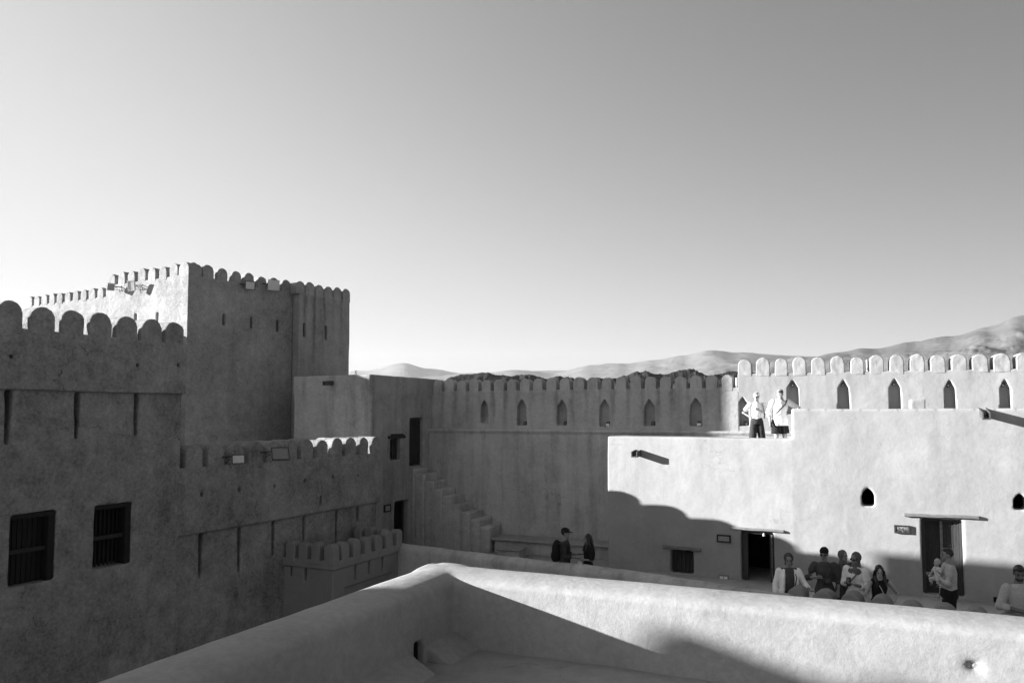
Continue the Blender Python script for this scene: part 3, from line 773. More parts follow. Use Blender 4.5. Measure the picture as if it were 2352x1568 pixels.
# rooms behind the openings, their darkness put in as black colour
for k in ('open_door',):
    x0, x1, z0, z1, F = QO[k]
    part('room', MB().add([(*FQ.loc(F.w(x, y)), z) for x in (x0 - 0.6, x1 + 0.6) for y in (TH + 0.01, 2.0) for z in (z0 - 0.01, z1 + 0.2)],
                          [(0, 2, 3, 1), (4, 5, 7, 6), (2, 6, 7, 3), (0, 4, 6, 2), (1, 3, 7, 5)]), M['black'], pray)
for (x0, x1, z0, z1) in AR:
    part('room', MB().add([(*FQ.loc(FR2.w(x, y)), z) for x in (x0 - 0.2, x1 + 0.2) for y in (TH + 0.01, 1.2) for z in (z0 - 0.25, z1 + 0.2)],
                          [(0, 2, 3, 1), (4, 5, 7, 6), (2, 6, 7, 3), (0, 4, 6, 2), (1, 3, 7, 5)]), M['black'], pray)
def ch(name, b, mat, F, root=pray, dz=0.0):      # a part built on wall line F, hung under the prayer building
    b2 = MB().add([(*FQ.loc(F.w(v[0], v[1])), v[2]) for v in b.v], b.f)
    return part(name, b2, mat, root)
# low shuttered window
x0, x1, z0, z1, F = QO['low_window']
w = ch('low_window', MB().box(x0 + 0.003, x1 - 0.003, 0.37, 0.39, z0 + 0.003, z1 - 0.003), M['black'], F)
wl_ = (x1 - x0 - 0.02) / 5
for i in range(5): link('plank', MB().box(x0 + 0.01 + i * wl_ + 0.004, x0 + 0.01 + (i + 1) * wl_ - 0.004, 0.2, 0.24, z0 + 0.01, z1 - 0.012).mesh('plank'), M['wood_dark'], w)
def qbeam(a, b_, F, th, mat, name='lintel'):
    xa, za = F.px(*a, -0.05); xb, zb_ = F.px(*b_, -0.05); n = 6; rr = []
    for i in range(n):
        x = xa + (xb - xa) * i / (n - 1); z = za + (zb_ - za) * i / (n - 1) + 0.006 * math.sin(i * 2.3)
        rr.append([(x, -0.055, z - th + 0.01), (x, -0.065, z - th + 0.02), (x, -0.065, z - 0.015), (x, -0.05, z), (x, 0.15, z), (x, 0.15, z - th + 0.01)])
    return ch(name, MB().rings(rr), mat, F)
qbeam(Z8(232, 752), Z8(622, 786), FQ, 0.09, M['wood_lintel'])
qbeam(Z8(932, 563), Z8(1480, 597), FQ, 0.07, M['wood_lintel'])
qbeam(Z9(787, 402), Z9(1517, 427), FR2, 0.085, M['wood_lintel'])
# open doorway frame
x0, x1, z0, z1, F = QO['open_door']
fr = ch('door_frame', MB().box(x0 + 0.004, x1 - 0.004, 0.12, 0.24, z1 - 0.07, z1 - 0.004), M['wood_frame'], F)
link('jamb', MB().box(x0 + 0.004, x0 + 0.15, 0.12, 0.24, z0, z1 - 0.072).mesh('jamb'), M['wood_frame'], fr)
link('jamb', MB().box(x1 - 0.12, x1 - 0.004, 0.12, 0.24, z0, z1 - 0.072).mesh('jamb'), M['wood_frame'], fr)
link('inner_jamb', MB().box(x1 - 0.075, x1 - 0.05, 0.09, 0.118, z0, z1 - 0.072).mesh('inner_jamb'), M['wood_lintel'], fr)
xl, zl = FQ.px(*Z8(1272, 650)); 
r = empty('door_lamp', tuple(FQ.w(xl, 0.08, zl)), FQ.rz, label='tiny white lamp hanging in the top of the open doorway', cat='lamp')
part('shade', MB().tube([(0, 0, 0.05), (0, 0, -0.03)], [0.02, 0.035], 10), M['white_fit'], r); part('stem', MB().tube([(0, 0, 0.05), (0, 0.04, 0.09)], 0.008, 6), M['iron'], r)
# carved studded prayer door
x0, x1, z0, z1, F = QO['prayer_door']
pd = ch('prayer_door', MB().box(x0 + 0.003, x1 - 0.003, 0.33, 0.36, z0, z1 - 0.004), M['black'], F)
def pdsub(nm, b, m):
    return link(nm, MB().add([(*FQ.loc(FR2.w(v[0], v[1])), v[2]) for v in b.v], b.f).mesh(nm), m, pd)
pdsub('head', MB().box(x0 + 0.004, x1 - 0.004, 0.14, 0.3, z1 - 0.07, z1 - 0.004), M['wood_frame'])
pdsub('jamb', MB().box(x0 + 0.004, x0 + 0.09, 0.14, 0.3, z0, z1 - 0.072), M['wood_frame'])
for a, b_, yy in ((0.17, 0.10, 0.21), (0.098, 0.055, 0.17), (0.053, 0.004, 0.12)):
    pdsub('jamb', MB().box(x1 - a, x1 - b_, yy, 0.3, z0, z1 - 0.072), M['wood_frame'])
xm = x0 + 0.09 + (x1 - 0.17 - x0 - 0.09) * 0.52
pdsub('leaf', MB().box(x0 + 0.092, xm - 0.004, 0.24, 0.28, z0 + 0.01, z1 - 0.075), M['wood_dark'])
pdsub('leaf', MB().box(xm + 0.06, x1 - 0.172, 0.24, 0.28, z0 + 0.01, z1 - 0.075), M['wood_dark'])
pdsub('centre_post', MB().box(xm - 0.002, xm + 0.058, 0.205, 0.28, z0 + 0.01, z1 - 0.075), M['wood_lintel'])
for zz in (z1 - 0.19, z1 - 0.66, z1 - 1.27, z0 + 0.22):
    for xx in [x0 + 0.14 + 0.062 * i for i in range(5)] + [xm + 0.09 + 0.062 * i for i in range(4)]:
        pdsub('stud', MB().ball((xx, 0.237, zz), (0.019, 0.014, 0.019), 8, 6), M['iron'])
def sign(F, a, b_, label, rows, depth=0.05, frame=0.035):
    x0, z1 = F.px(*a, -0.03); x1, z0 = F.px(*b_, -0.03)
    r = empty('wall_sign', tuple(F.w((x0 + x1) / 2, 0, z0)), F.rz, label=label, cat='sign')
    w = x1 - x0; h = z1 - z0
    part('board', MB().box(-w / 2 + 0.01, w / 2 - 0.01, -depth + 0.012, -0.005, 0.01, h - 0.01), M['plate_face'], r)
    for nm, q in (('frame_bar', (-w / 2, w / 2, 0, frame)), ('frame_bar', (-w / 2, w / 2, h - frame, h)), ('frame_bar', (-w / 2, -w / 2 + frame, frame + 0.001, h - frame - 0.001)), ('frame_bar', (w / 2 - frame, w / 2, frame + 0.001, h - frame - 0.001))):
        part(nm, MB().box(q[0], q[1], -depth, -0.004, q[2], q[3]), M['wood_dark'], r)
    for (txt, cy, size) in rows:
        cu = bpy.data.curves.new('lettering', 'FONT'); cu.body = txt; cu.size = size; cu.align_x = 'CENTER'; cu.align_y = 'CENTER'; cu.extrude = 0.001
        t = bpy.data.objects.new('tmp', cu); COL.objects.link(t)
        me = bpy.data.meshes.new_from_object(t.evaluated_get(bpy.context.evaluated_depsgraph_get())); bpy.data.objects.remove(t)
        o = link('lettering', me, M['plate_ink'], r, (0, -depth + 0.0085, h * cy)); o.rotation_euler = (math.pi / 2, 0, 0)
        avail = w - 2 * frame - 0.02; wid = max(v.co.x for v in me.vertices) - min(v.co.x for v in me.vertices)
        if wid > avail: o.scale = (avail / wid, 1, 1)
    return r
sign(FR2, Z9(687, 515), Z9(843, 602), 'framed wall sign reading Prayer Room beside the studded door', (('المصلى', 0.66, 0.12), ('Prayer Room', 0.30, 0.085)))
sign(FQ, Z8(793, 640), Z8(935, 728), 'dark framed sign in the shade left of the open doorway', (('ـــ ـــــ ــــ', 0.7, 0.06), ('ــــ ــــ ـــ', 0.5, 0.06), ('ـــــ ــــ', 0.3, 0.06)))
sign(FC2, Z5(171, 1070), Z5(214, 1112), 'small dark framed sign on the corner house beside its lower door', (('ــــ ـــ', 0.6, 0.06), ('ـــ ــــ', 0.35, 0.06)))
x, z = FQ.px(*Z8(865, 1092))
r = empty('socket_box', tuple(FQ.w(x, 0, z)), FQ.rz, label='pale double socket box low on the wall by the open doorway', cat='socket')
part('back_plate', MB().box(-0.13, 0.13, -0.03, -0.002, -0.09, 0.09), M['lamp_glass'], r)
for sx_ in (-0.055, 0.055): part('socket', MB().box(sx_ - 0.045, sx_ + 0.045, -0.045, -0.031, -0.055, 0.055), M['white_fit'], r)
x, z = FQ.px(1466, 1044); spout(FQ, x, z, 'wooden rain spout on the low sunlit wall casting a slanting shadow', 0.36, 0.18, 0.16, 0.06)
x, z = FR2.px(2259, 952); spout(FR2, x, z, 'broken wooden rain spout at the top of the prayer room wall', 0.45, 0.17, 0.17, 0.12)
x, z = FR2.px(*Z9(1703, 1275)); ch('drain', MB().box(x - 0.08, x + 0.08, -0.012, 0.02, TERR + 0.01, TERR + 0.13), M['black'], FR2)  # black box stands in for the dark of the drain hole
# whitewashed block on the upper roof
pblk = FPR.px(2107, 922, -1.2)
pos = FPR.w(pblk[0], -1.2, Q2_TOP - 0.05)
rb_ = empty('roof_block', tuple(pos), FPR.rz, label='small whitewashed block on the upper roof near the battlement', cat='block')
part('body', adobe(MB().box(-0.17, 0.17, -0.15, 0.25, 0, 0.3), None, 0.02, 2, ((0.2, 0.02),)), M['smooth'], rb_)

# ------------------------------------------------------------------ terrace floor and its edge parapet
edge_px = ((860, 1238), (930, 1248), (1010, 1257), (1100, 1269), (1250, 1286), (1400, 1303), (1600, 1332), (1700, 1348), (1790, 1363))
EZ = -3.55
EZA = [-3.58, -3.56, -3.52, -3.48, -3.43, -3.38, -3.36, -3.35, -3.34]
edge = [at_z(x, y, z) for (x, y), z in zip(edge_px, EZA)]
m_a = at_z(1826, 1341, -3.18); m_b = at_z(2240, 1392, -3.18)
FM = Frame((m_a.x, m_a.y), math.degrees(math.atan2(m_b.x - m_a.x, m_b.y - m_a.y)))
m_len = (m_b - m_a).length
e_end = FM.w(m_len + 3.5, 0.2)
outer = [Vector((p.x, p.y, 0)) for p in edge] + [FM.w(0.1, 0.2), e_end]
fl = [(p.x - 0.15, p.y - 0.1) for p in outer] + [(22, 9), (22, 24), (6, 27), (-6, 29), (-8, 24)]
tag(link('terrace_floor', MB().slab(fl, TERR - 0.5, TERR).mesh('terrace_floor'), M['floor']), kind='structure')
FT = Frame((edge[0].x, edge[0].y), 118.0)
par = thing('terrace_parapet', FT, TERR, 'low rounded parapet curving along the shaded terrace edge', 'parapet')
def sweep_wall(mbx, path, to_loc, ztop, zbot, th, cap):
    """thick low wall along a plan path with a rounded top"""
    prof = []
    for a in [math.pi * i / 10 for i in range(11)]:
        prof.append((-th / 2 * math.cos(a), ztop - cap + cap * math.sin(a)))
    prof = [(-th / 2 - 0.03, zbot)] + prof + [(th / 2 + 0.03, zbot)]
    rr = []
    for k, p in enumerate(path):
        t = (path[min(k + 1, len(path) - 1)] - path[max(k - 1, 0)]); t.z = 0; t.normalize()
        nrm = Vector((-t.y, t.x, 0))
        zz = p.z if p.z else 0.0
        rr.append([(*to_loc(p + nrm * a), b + zz) for a, b in prof])
    mbx.rings(rr)
mb = MB(); path = [Vector((p.x, p.y, p.z + 3.5)) for p in edge] + [FM.w(-0.1, 0.1, .12)]
sweep_wall(mb, path, FT.loc, -3.5, GROUND + 0.5, 0.42, 0.16)
part('wall', adobe(mb, None, 0.04, 3, ((0.8, 0.06), (0.2, 0.015))), M['stained'], par)
tpar = thing('merlon_parapet', FM, TERR, 'row of small round merlons on the terrace edge in front of the visitors', 'parapet')
part('wall', adobe(MB().box(-0.3, m_len + 3.4, 0, 0.42, TERR - 0.4, -3.62), None, 0.035, 3), M['stained'], tpar)
part('lower_wall', MB().box(-0.28, m_len + 3.4, 0.01, 0.4, GROUND, TERR - 0.4), M['stained'], tpar)
mst = m_len / 6
crenels(tpar, merlon_set(mst * 0.74, 0.38, 0.40, 4), M['new'], [(mst * i, 0, -3.62, 0) for i in range(13)])

# ------------------------------------------------------------------ the roof the viewer stands on
FLOOR = -1.62
ci = at_z(1043, 1480, FLOOR)
FR_ = Frame((ci.x, ci.y), 113.7)               # right parapet, inner face towards the viewer
FL_ = Frame((ci.x, ci.y), 24.7)                # left parapet, ends at the corner
PT = -1.13; PTH = 0.42
near = thing('roof_parapet', FR_, GROUND, 'thick rounded plaster parapet of the near roof, right side sunlit', 'parapet')
def prof_wall(mbx, F, x0, x1, pull=0.0):
    prof = [(-0.03, FLOOR - 0.2), (0.0, PT - 0.085)]
    for a in [math.pi * i / 12 for i in range(13)]:
        prof.append((PTH / 2 - PTH / 2 * math.cos(a), PT - 0.065 + 0.065 * math.sin(a)))
    prof += [(PTH + 0.02, PT - 0.3), (PTH + 0.04, FLOOR - 0.6), (0.0, FLOOR - 0.6)]
    n = 14
    mbx.rings([[(*FR_.loc(F.w(x0 + (x1 - x0) * k / n, a)), b) for a, b in prof] for k in range(n + 1)])
mb = MB(); prof_wall(mb, FR_, -PTH * 0.9, 9.0)
mb2 = MB(); prof_wall(mb2, FL_, -8.0, PTH * 0.9)
mb.add(mb2.v, mb2.f)
cut = MB()
xd0, zd1 = FL_.px(946, 1508); xd1, zd0 = FL_.px(970, 1545)
cut.slab([FR_.loc(FL_.w(x, y)) for x, y in ((xd0, -0.4), (xd1, -0.4), (xd1, 0.35), (xd0, 0.35))], FLOOR - 0.02, FLOOR + 0.155)
chip = [(1978, 512), (2010, 545), (2060, 568), (2130, 588), (2165, 574), (2110, 560), (2088, 540), (2108, 490), (2060, 488), (1996, 490)]
ZC = zm(1600, 1450, 2.45)
chip = [FR_.px(*ZC(a, b_)) for a, b_ in chip]
cut.prism(chip, -0.1, 0.024)
rub = MB(); cxm = sum(c[0] for c in chip) / len(chip); czm = sum(c[1] for c in chip) / len(chip)
rub.prism([(cxm + (a - cxm) * 1.06, czm + (b_ - czm) * 1.06) for a, b_ in chip], 0.012, 0.06)
part('exposed_rubble', adobe(rub, None, 0.008, 0, ((0.04, 0.025), (0.015, 0.012))), M['rubble'], near)
part('wall', adobe(mb, cut, 0.02, 2, ((1.1, 0.014), (0.2, 0.006), (0.06, 0.002))), M['rough'], near)
mb = MB().slab([FR_.loc(p) for p in (FR_.w(0.02, 0.02), FR_.w(9, 0.02), FR_.w(9, PTH), FR_.w(-PTH, PTH))], GROUND, FLOOR - 0.55)
part('outer_wall', mb, M['rough'], near)
mb = MB().slab([FR_.loc(p) for p in (FL_.w(-0.02, 0.02), FL_.w(-0.02, PTH), FL_.w(-8, PTH), FL_.w(-8, 0.02))], GROUND, FLOOR - 0.55)
part('outer_wall', mb, M['rough'], near)
# sloped fillet along the left parapet, broken at the drain
def fillet(x0, x1):
    b = MB(); rr = []
    for k in range(9):
        x = x0 + (x1 - x0) * k / 8
        rr.append([(*FR_.loc(FL_.w(x, y)), z) for y, z in ((0.03, FLOOR + 0.13), (-0.20, FLOOR + 0.006), (-0.2, FLOOR - 0.05), (0.03, FLOOR - 0.05))])
    b.rings(rr)
    part('fillet', adobe(b, None, 0.016, 2, ((0.3, 0.012), (0.06, 0.003))), M['rough'], near)
fillet(xd1 + 0.03, -0.0); fillet(-7.5, xd0 - 0.03)
part('drain', MB().slab([FR_.loc(FL_.w(x, y)) for x, y in ((xd0 - 0.004, 0.035), (xd1 + 0.004, 0.035), (xd1 + 0.004, 0.3), (xd0 - 0.004, 0.3))], FLOOR - 0.015, FLOOR + 0.165), M['black'], near)  # black block fills the hole to paint its inner shade
FLT = [FR_.w(-0.05, 0.05), FL_.w(-8, 0.05), FR_.w(9, -7.0), FR_.w(9, 0.05)]
flo = link('roof_floor', adobe(MB().slab([(p.x, p.y) for p in FLT], FLOOR - 0.25, FLOOR), None, 0.045, 2, ((1.2, 0.03), (0.3, 0.008))), M['floor'])
tag(flo, kind='structure')
# ------------------------------------------------------------------ visitors
def cloth(name, alb, scale=30.0, vary=0.12): return simple(name, alb, 0.9, vary, scale, 0.1, bump=0.25)
SK = {'light': simple('light_skin', 0.36, 0.6, 0.06, 12.0, 0.3), 'mid': simple('tan_skin', 0.22, 0.6, 0.06, 12.0, 0.3), 'dark': simple('brown_skin', 0.13, 0.6, 0.06, 12.0, 0.3)}
CL = {'white': cloth('white_cotton', 0.82), 'offwhite': cloth('pale_linen', 0.7), 'lightgrey': cloth('light_grey_cotton', 0.42), 'midgrey': cloth('mid_grey_cotton', 0.38), 'grey': cloth('grey_cotton', 0.22), 'darkgrey': cloth('dark_grey_cotton', 0.07),
      'charcoal': cloth('charcoal_cotton', 0.04), 'black': cloth('black_cotton', 0.018), 'scarf': cloth('grey_scarf', 0.11), 'print': simple('printed_cotton', 0.5, 0.9, 0.7, 16.0, 0.1)}
M['hair'] = simple('black_hair', 0.012, 0.45, 0.3, 60.0, 0.5, (1, 1, 0.15)); M['glass_dark'] = simple('dark_lens', 0.01, 0.1, 0.05, 5.0, 0.8)
M['feature'] = simple('eye_and_lip', 0.03, 0.5, 0.1); M['leather'] = simple('dark_leather', 0.06, 0.5, 0.2, 20.0, 0.4); M['bag'] = simple('grey_leather', 0.16, 0.55, 0.15, 20.0, 0.4)
M['shoe'] = simple('shoe', 0.06, 0.6, 0.2)

DEF = dict(pelvis=(0, 0, .93), waist=(0, 0, 1.08), chest=(0, 0, 1.29), neck=(0, .01, 1.47), head=(0, -.02, 1.635),
           sl=(-.185, .0, 1.41), sr=(.185, .0, 1.41), el=(-.25, .02, 1.13), er=(.25, .02, 1.13), wl=(-.26, -.06, .88), wr=(.26, -.06, .88),
           hl=(-.09, 0, .90), hr=(.09, 0, .90), kl=(-.10, -.02, .49), kr=(.10, -.02, .49), al=(-.11, .02, .07), ar=(.11, .02, .07))
class Person:
    def __init__(s, label, loc, height, face, skin='mid', build=1.0, female=False, yaw=0, pitch=0, group=None, bare=('arms', 'legs'), hands=None, name='person', hs=1.0, **pose):
        s.hs = hs
        s.J = {k: Vector(v) for k, v in DEF.items()}
        for k, v in pose.items(): s.J[k] = Vector(v)
        s.b = build; s.f = female; s.k = height / 1.75
        s.root = empty(name, loc, R(face), label=label, cat='person' if name == 'person' else name, group=group)
        s.root.scale = (s.k,) * 3
        s.Rh = Matrix.Rotation(R(yaw), 3, 'Z') @ Matrix.Rotation(R(pitch), 3, 'X')
        s.hands = hands or {}
        s.skin = SK[skin]; s.body()
    def hp(s, v): return s.J['head'] + s.Rh @ (Vector(v) * s.hs)
    def hb(s, mb, c, r, n, m): return mb.ball(s.hp(c), tuple(q * s.hs for q in r), n, m, s.Rh)
    def put(s, name, me, mat, smooth=True):
        if isinstance(me, MB): me = me.mesh(name, smooth)
        return link(name, me, mat, s.root)
    def cloth(s, name, mb, mat, vox=0.014, relief=((0.11, 0.014), (0.045, 0.009)), sm=1):
        return s.put(name, adobe(mb, None, vox, sm, relief, name), mat)
    def torso(s, mb, g=0.0, lo=0, hi=7, hem=0.0, flare=0.0):
        J = s.J; b = s.b; w = 0.92 if s.f else 1.0; wa = 0.88 if s.f else 1.0
        up = [J['pelvis'] + Vector((0, 0, -.10 - hem)), J['pelvis'], J['waist'], J['chest'], (J['sl'] + J['sr']) / 2 + Vector((0, 0, .015)), J['neck'] + Vector((0, 0, .0)), J['neck'] * .4 + J['head'] * .6]
        rr = [(.158 + flare, .115 + flare * .8), (.168 + flare * .5, .118 + flare * .4), (.140 * wa, .102), (.165 * w, .115), (.15 * w, .085), (.07, .066), (.052, .055)]
        ac = (J['sr'] - J['sl']).normalized()
        mb.tube(up[lo:hi], [((a * b if i < 5 else a) + g, (c * b if i < 5 else c) + g) for i, (a, c) in enumerate(rr)][lo:hi], 16, ac)
    def limb(s, mb, names, radii, g=0.0, t=1.0):
        pts = [s.J[n] for n in names]; rs = [r * s.b + g for r in radii]
        if t < 1.0: pts[-1] = pts[-2].lerp(pts[-1], t)
        # ease the bend with an extra point either side of the joint
        P = [pts[0]]; Q = [rs[0]]
        for i in range(1, len(pts)):
            a, c = pts[i - 1], pts[i]
            P += [a.lerp(c, .5)]; Q += [rs[i - 1] * .45 + rs[i] * .55]
            P += [c]; Q += [rs[i]]
        mb.tube(P, Q, 12)
        for p, r in zip(pts[:-1], rs[:-1]): mb.ball(p, r, 12, 8)
    def hand(s, mb, side):
        J = s.J; w = J['w' + side]; e = J['e' + side]; d = (w - e).normalized()
        bend = s.hands.get(side)
        if bend is not None: d = Vector(bend).normalized()
        out = Vector((0, -1, 0)) if abs(d.y) < .8 else Vector((0, 0, 1))
        n = (out - d * out.dot(d)).normalized(); ac = d.cross(n).normalized()
        if side == 'l': ac = -ac
        pal = w + d * .05
        mb.tube([w - d * .01, w + d * .03, w + d * .085], [(.026, .018), (.038, .016), (.037, .012)], 12, ac)
        for i, (o, L) in enumerate(((-.029, .062), (-.010, .074), (.010, .078), (.029, .068))):
            b0 = w + d * .08 + ac * o
            mb.tube([b0, b0 + d * L * .5 + n * .004, b0 + d * L * .8 + n * .016, b0 + d * L * .95 + n * .032], [.0098, .0092, .0086, .007], 8)
        t0 = w + d * .03 + ac * .03
        mb.tube([t0, t0 + d * .03 + ac * .022 + n * .008, t0 + d * .06 + ac * .03 + n * .018], [.0125, .011, .008], 8)
    def body(s):
        J = s.J; mb = MB()
        s.torso(mb)
        s.hb(mb, (0, .012, .02), (.074, .094, .098), 16, 12)
        s.hb(mb, (0, -.022, -.045), (.056, .066, .066), 14, 10)
        mb.tube([s.hp((0, -.088, .012)), s.hp((0, -.112, -.028))], [.008, .014], 8)
        s.hb(mb, (0, -.082, -.072), (.022, .014, .010), 8, 6)
        s.hb(mb, (0, -.072, -.098), (.026, .02, .018), 8, 6)
        for q in (-1, 1): s.hb(mb, (q * .074, .012, -.01), (.011, .022, .032), 8, 6)
        mb.tube([J['neck'], s.hp((0, .01, -.06))], [.058, .052], 12)
        for d in 'lr':
            s.limb(mb, ('s' + d, 'e' + d, 'w' + d), (.052, .040, .027)); s.hand(mb, d)
            s.limb(mb, ('h' + d, 'k' + d, 'a' + d), (.088, .056, .038))
            a = J['a' + d]; mb.tube([a + Vector((0, .05, -.035)), a + Vector((0, -.02, -.03)), a + Vector((0, -.11, -.045)), a + Vector((0, -.17, -.052))], [.034, .042, .036, .018], 10)
        s.put('body', adobe(mb, None, 0.0085, 2, (), 'body'), s.skin)
        for q in (-1, 1):
            s.put('eye', MB().ball(s.hp((q * .030, -.079, .008)), (.013, .008, .008), 8, 6, s.Rh), M['feature'])
            s.put('eyebrow', MB().ball(s.hp((q * .031, -.081, .027)), (.018, .006, .004), 8, 6, s.Rh), M['feature'])
        s.put('mouth', MB().ball(s.hp((0, -.092, -.072)), (.020, .006, .0045), 8, 6, s.Rh), M['feature'])
        mb = MB()
        for d in 'lr':
            a = J['a' + d]; mb = MB().tube([a + Vector((0, .065, -.04)), a + Vector((0, -.02, -.032)), a + Vector((0, -.11, -.045)), a + Vector((0, -.185, -.052))], [.036, .048, .043, .024], 10)
            s.put('shoe', adobe(mb, None, .012, 1, (), 'shoe'), M['shoe'])
    # --- garments
    def top(s, mat, sleeve=1.0, g=.016, hem=.05, name='shirt', loose=0.0, neck=True):
        mb = MB(); s.torso(mb, g, 0, 6 if neck else 5, hem, loose)
        for d in 'lr':
            if sleeve > 0:
                if sleeve <= .5: s.limb(mb, ('s' + d, 'e' + d), (.055, .052), g, sleeve * 2)
                else: s.limb(mb, ('s' + d, 'e' + d, 'w' + d), (.054, .044, .038), g, (sleeve - .5) * 2)
            else: mb.ball(s.J['s' + d] + Vector((0, 0, .01)) + (s.J['neck'] - s.J['s' + d]) * .25, (.06, .05, .04), 10, 8)
        return s.cloth(name, mb, mat)
    def trousers(s, mat, length=1.0, wide=0.0, name='trousers', g=.014):
        mb = MB(); J = s.J
        ac = (J['sr'] - J['sl']).normalized()
        mb.tube([J['pelvis'] + Vector((0, 0, -.10)), J['pelvis'] + Vector((0, 0, .0)), J['pelvis'] + Vector((0, 0, .10))], [(.165 * s.b + g, .122 * s.b + g), (.172 * s.b + g, .125 * s.b + g), (.150 * s.b + g, .11 * s.b + g)], 16, ac)
        for d in 'lr':
            if length <= .5: s.limb(mb, ('h' + d, 'k' + d), (.092, .075 + wide), g, length * 2)
            else: s.limb(mb, ('h' + d, 'k' + d, 'a' + d), (.092, .066 + wide, .056 + wide * 1.3), g, (length - .5) * 2)
        return s.cloth(name, mb, mat)
    def skirt(s, mat, z_hem, w0=.17, w1=.26, name='dress', zt=1.02):
        J = s.J; p = J['pelvis']; mb = MB()
        ac = (J['sr'] - J['sl']).normalized()
        pts = [Vector((p.x, p.y, zt)), p, Vector((p.x, p.y, (p.z + z_hem) / 2)), Vector((p.x, p.y, z_hem))]
        mb.tube(pts, [(w0 * .9, .12), (w0 + .015, .14), ((w0 + w1) / 2, .17), (w1, .2)], 18, ac)
        return s.cloth(name, mb, mat, relief=((0.16, 0.05), (0.06, 0.01)))
    def hair(s, style='short'):
        mb = MB()
        s.hb(mb, (0, .026, .034), (.082, .094, .096), 14, 10)
        if style == 'short':
            s.hb(mb, (0, -.03, .088), (.066, .055, .036), 12, 8)
        else:
            for q in (-1, 1):
                mb.tube([s.hp((q * .04, -.045, .075)), s.hp((q * .078, -.01, .0)), s.hp((q * .088, .01, -.1)), s.J['s' + ('l' if q < 0 else 'r')].lerp(s.J['neck'], .55) + Vector((0, -.07, -.02)), s.J['chest'].lerp(s.J['s' + ('l' if q < 0 else 'r')], .55) + Vector((0, -.11, -.05))], [.03, .035, .042, .04, .018], 10)
            mb.tube([s.hp((0, .07, .05)), s.hp((0, .1, -.08)), s.J['neck'] + Vector((0, .11, -.1)), s.J['chest'] + Vector((0, .14, -.05)), s.J['waist'] + Vector((0, .14, .02))], [(.07, .05), (.09, .05), (.12, .045), (.11, .035), (.05, .02)], 12, (s.J['sr'] - s.J['sl']).normalized())
        return s.cloth('hair', mb, M['hair'], .012, ((0.05, 0.012), (0.02, 0.006)), 1)
    def cap(s, mat):
        mb = MB(); s.hb(mb, (0, .012, .062), (.086, .104, .072), 16, 10)
        mb.tube([s.hp((0, -.06, .045)), s.hp((0, -.12, .035)), s.hp((0, -.165, .022))], [(.07, .012), (.066, .01), (.035, .008)], 14, s.Rh @ Vector((1, 0, 0)))
        return s.cloth('cap', mb, mat, .010, ((0.06, 0.006),), 1)
    def scarf(s, mat, drape=True):
        mb = MB(); s.hb(mb, (0, .034, .022), (.094, .106, .112), 16, 12)
        s.hb(mb, (0, .012, -.095), (.082, .075, .05), 14, 10)
        if drape:
            mb.tube([s.hp((0, .01, -.1)), s.J['neck'] + Vector((0, -.005, -.01)), s.J['neck'] + Vector((0, -.02, -.07)), s.J['chest'] + Vector((0, -.05, .02))], [(.078, .075), (.10, .09), (.165, .11), (.13, .085)], 16, (s.J['sr'] - s.J['sl']).normalized())
        return s.cloth('headscarf', mb, mat, .012, ((0.07, 0.02), (0.03, 0.006)), 2)
    def wrap(s, mat):
        mb = MB(); s.hb(mb, (0, .026, .052), (.088, .106, .088), 14, 10); s.hb(mb, (0, .075, .07), (.06, .06, .05), 12, 8)
        return s.cloth('headwrap', mb, mat, .012, ((0.05, 0.014),), 1)
    def glasses(s, up=0.0):
        o = s.put('sunglasses', MB().ball(s.hp((-.034, -.086 + up * .5, .006 + up)), (.026, .008, .021), 10, 8, s.Rh).ball(s.hp((.034, -.086 + up * .5, .006 + up)), (.026, .008, .021), 10, 8, s.Rh)
              .tube([s.hp((-.05, -.082 + up * .5, .016 + up)), s.hp((.05, -.082 + up * .5, .016 + up))], .005, 6)
              .tube([s.hp((-.06, -.08 + up * .5, .014 + up)), s.hp((-.078, 0, .012 + up))], .004, 6).tube([s.hp((.06, -.08 + up * .5, .014 + up)), s.hp((.078, 0, .012 + up))], .004, 6), M['glass_dark'])
        return o
    def strap(s, pts, mat=None, w=.016, name='strap'):
        return s.put(name, MB().tube(pts, [(w, .005)] * len(pts), 8, (1, 0, .3)), mat or M['leather'])
    def bag(s, c, size, mat, name='bag', ang=0):
        x, y, z = size; c = Vector(c)
        mb = MB().box(c.x - x / 2, c.x + x / 2, c.y - y / 2, c.y + y / 2, c.z - z / 2, c.z + z / 2)
        return s.put(name, adobe(mb, None, .013, 3, ((0.08, 0.01),), name), mat)
def spot(xp, Y, z): return ((xp - SCX) / SF * Y * 1.0, Y, z)
def held(name, label, cat, person, c, mb, mat, rz=0.0):
    W = person.root
    Mx = Matrix.Translation(W.location) @ Matrix.Rotation(W.rotation_euler.z, 4, 'Z') @ Matrix.Scale(person.k, 4)
    p = Mx @ Vector(c)
    return tag(link(name, mb if not isinstance(mb, MB) else mb.mesh(name, True), mat, None, tuple(p), W.rotation_euler.z + rz), label=label, cat=cat)

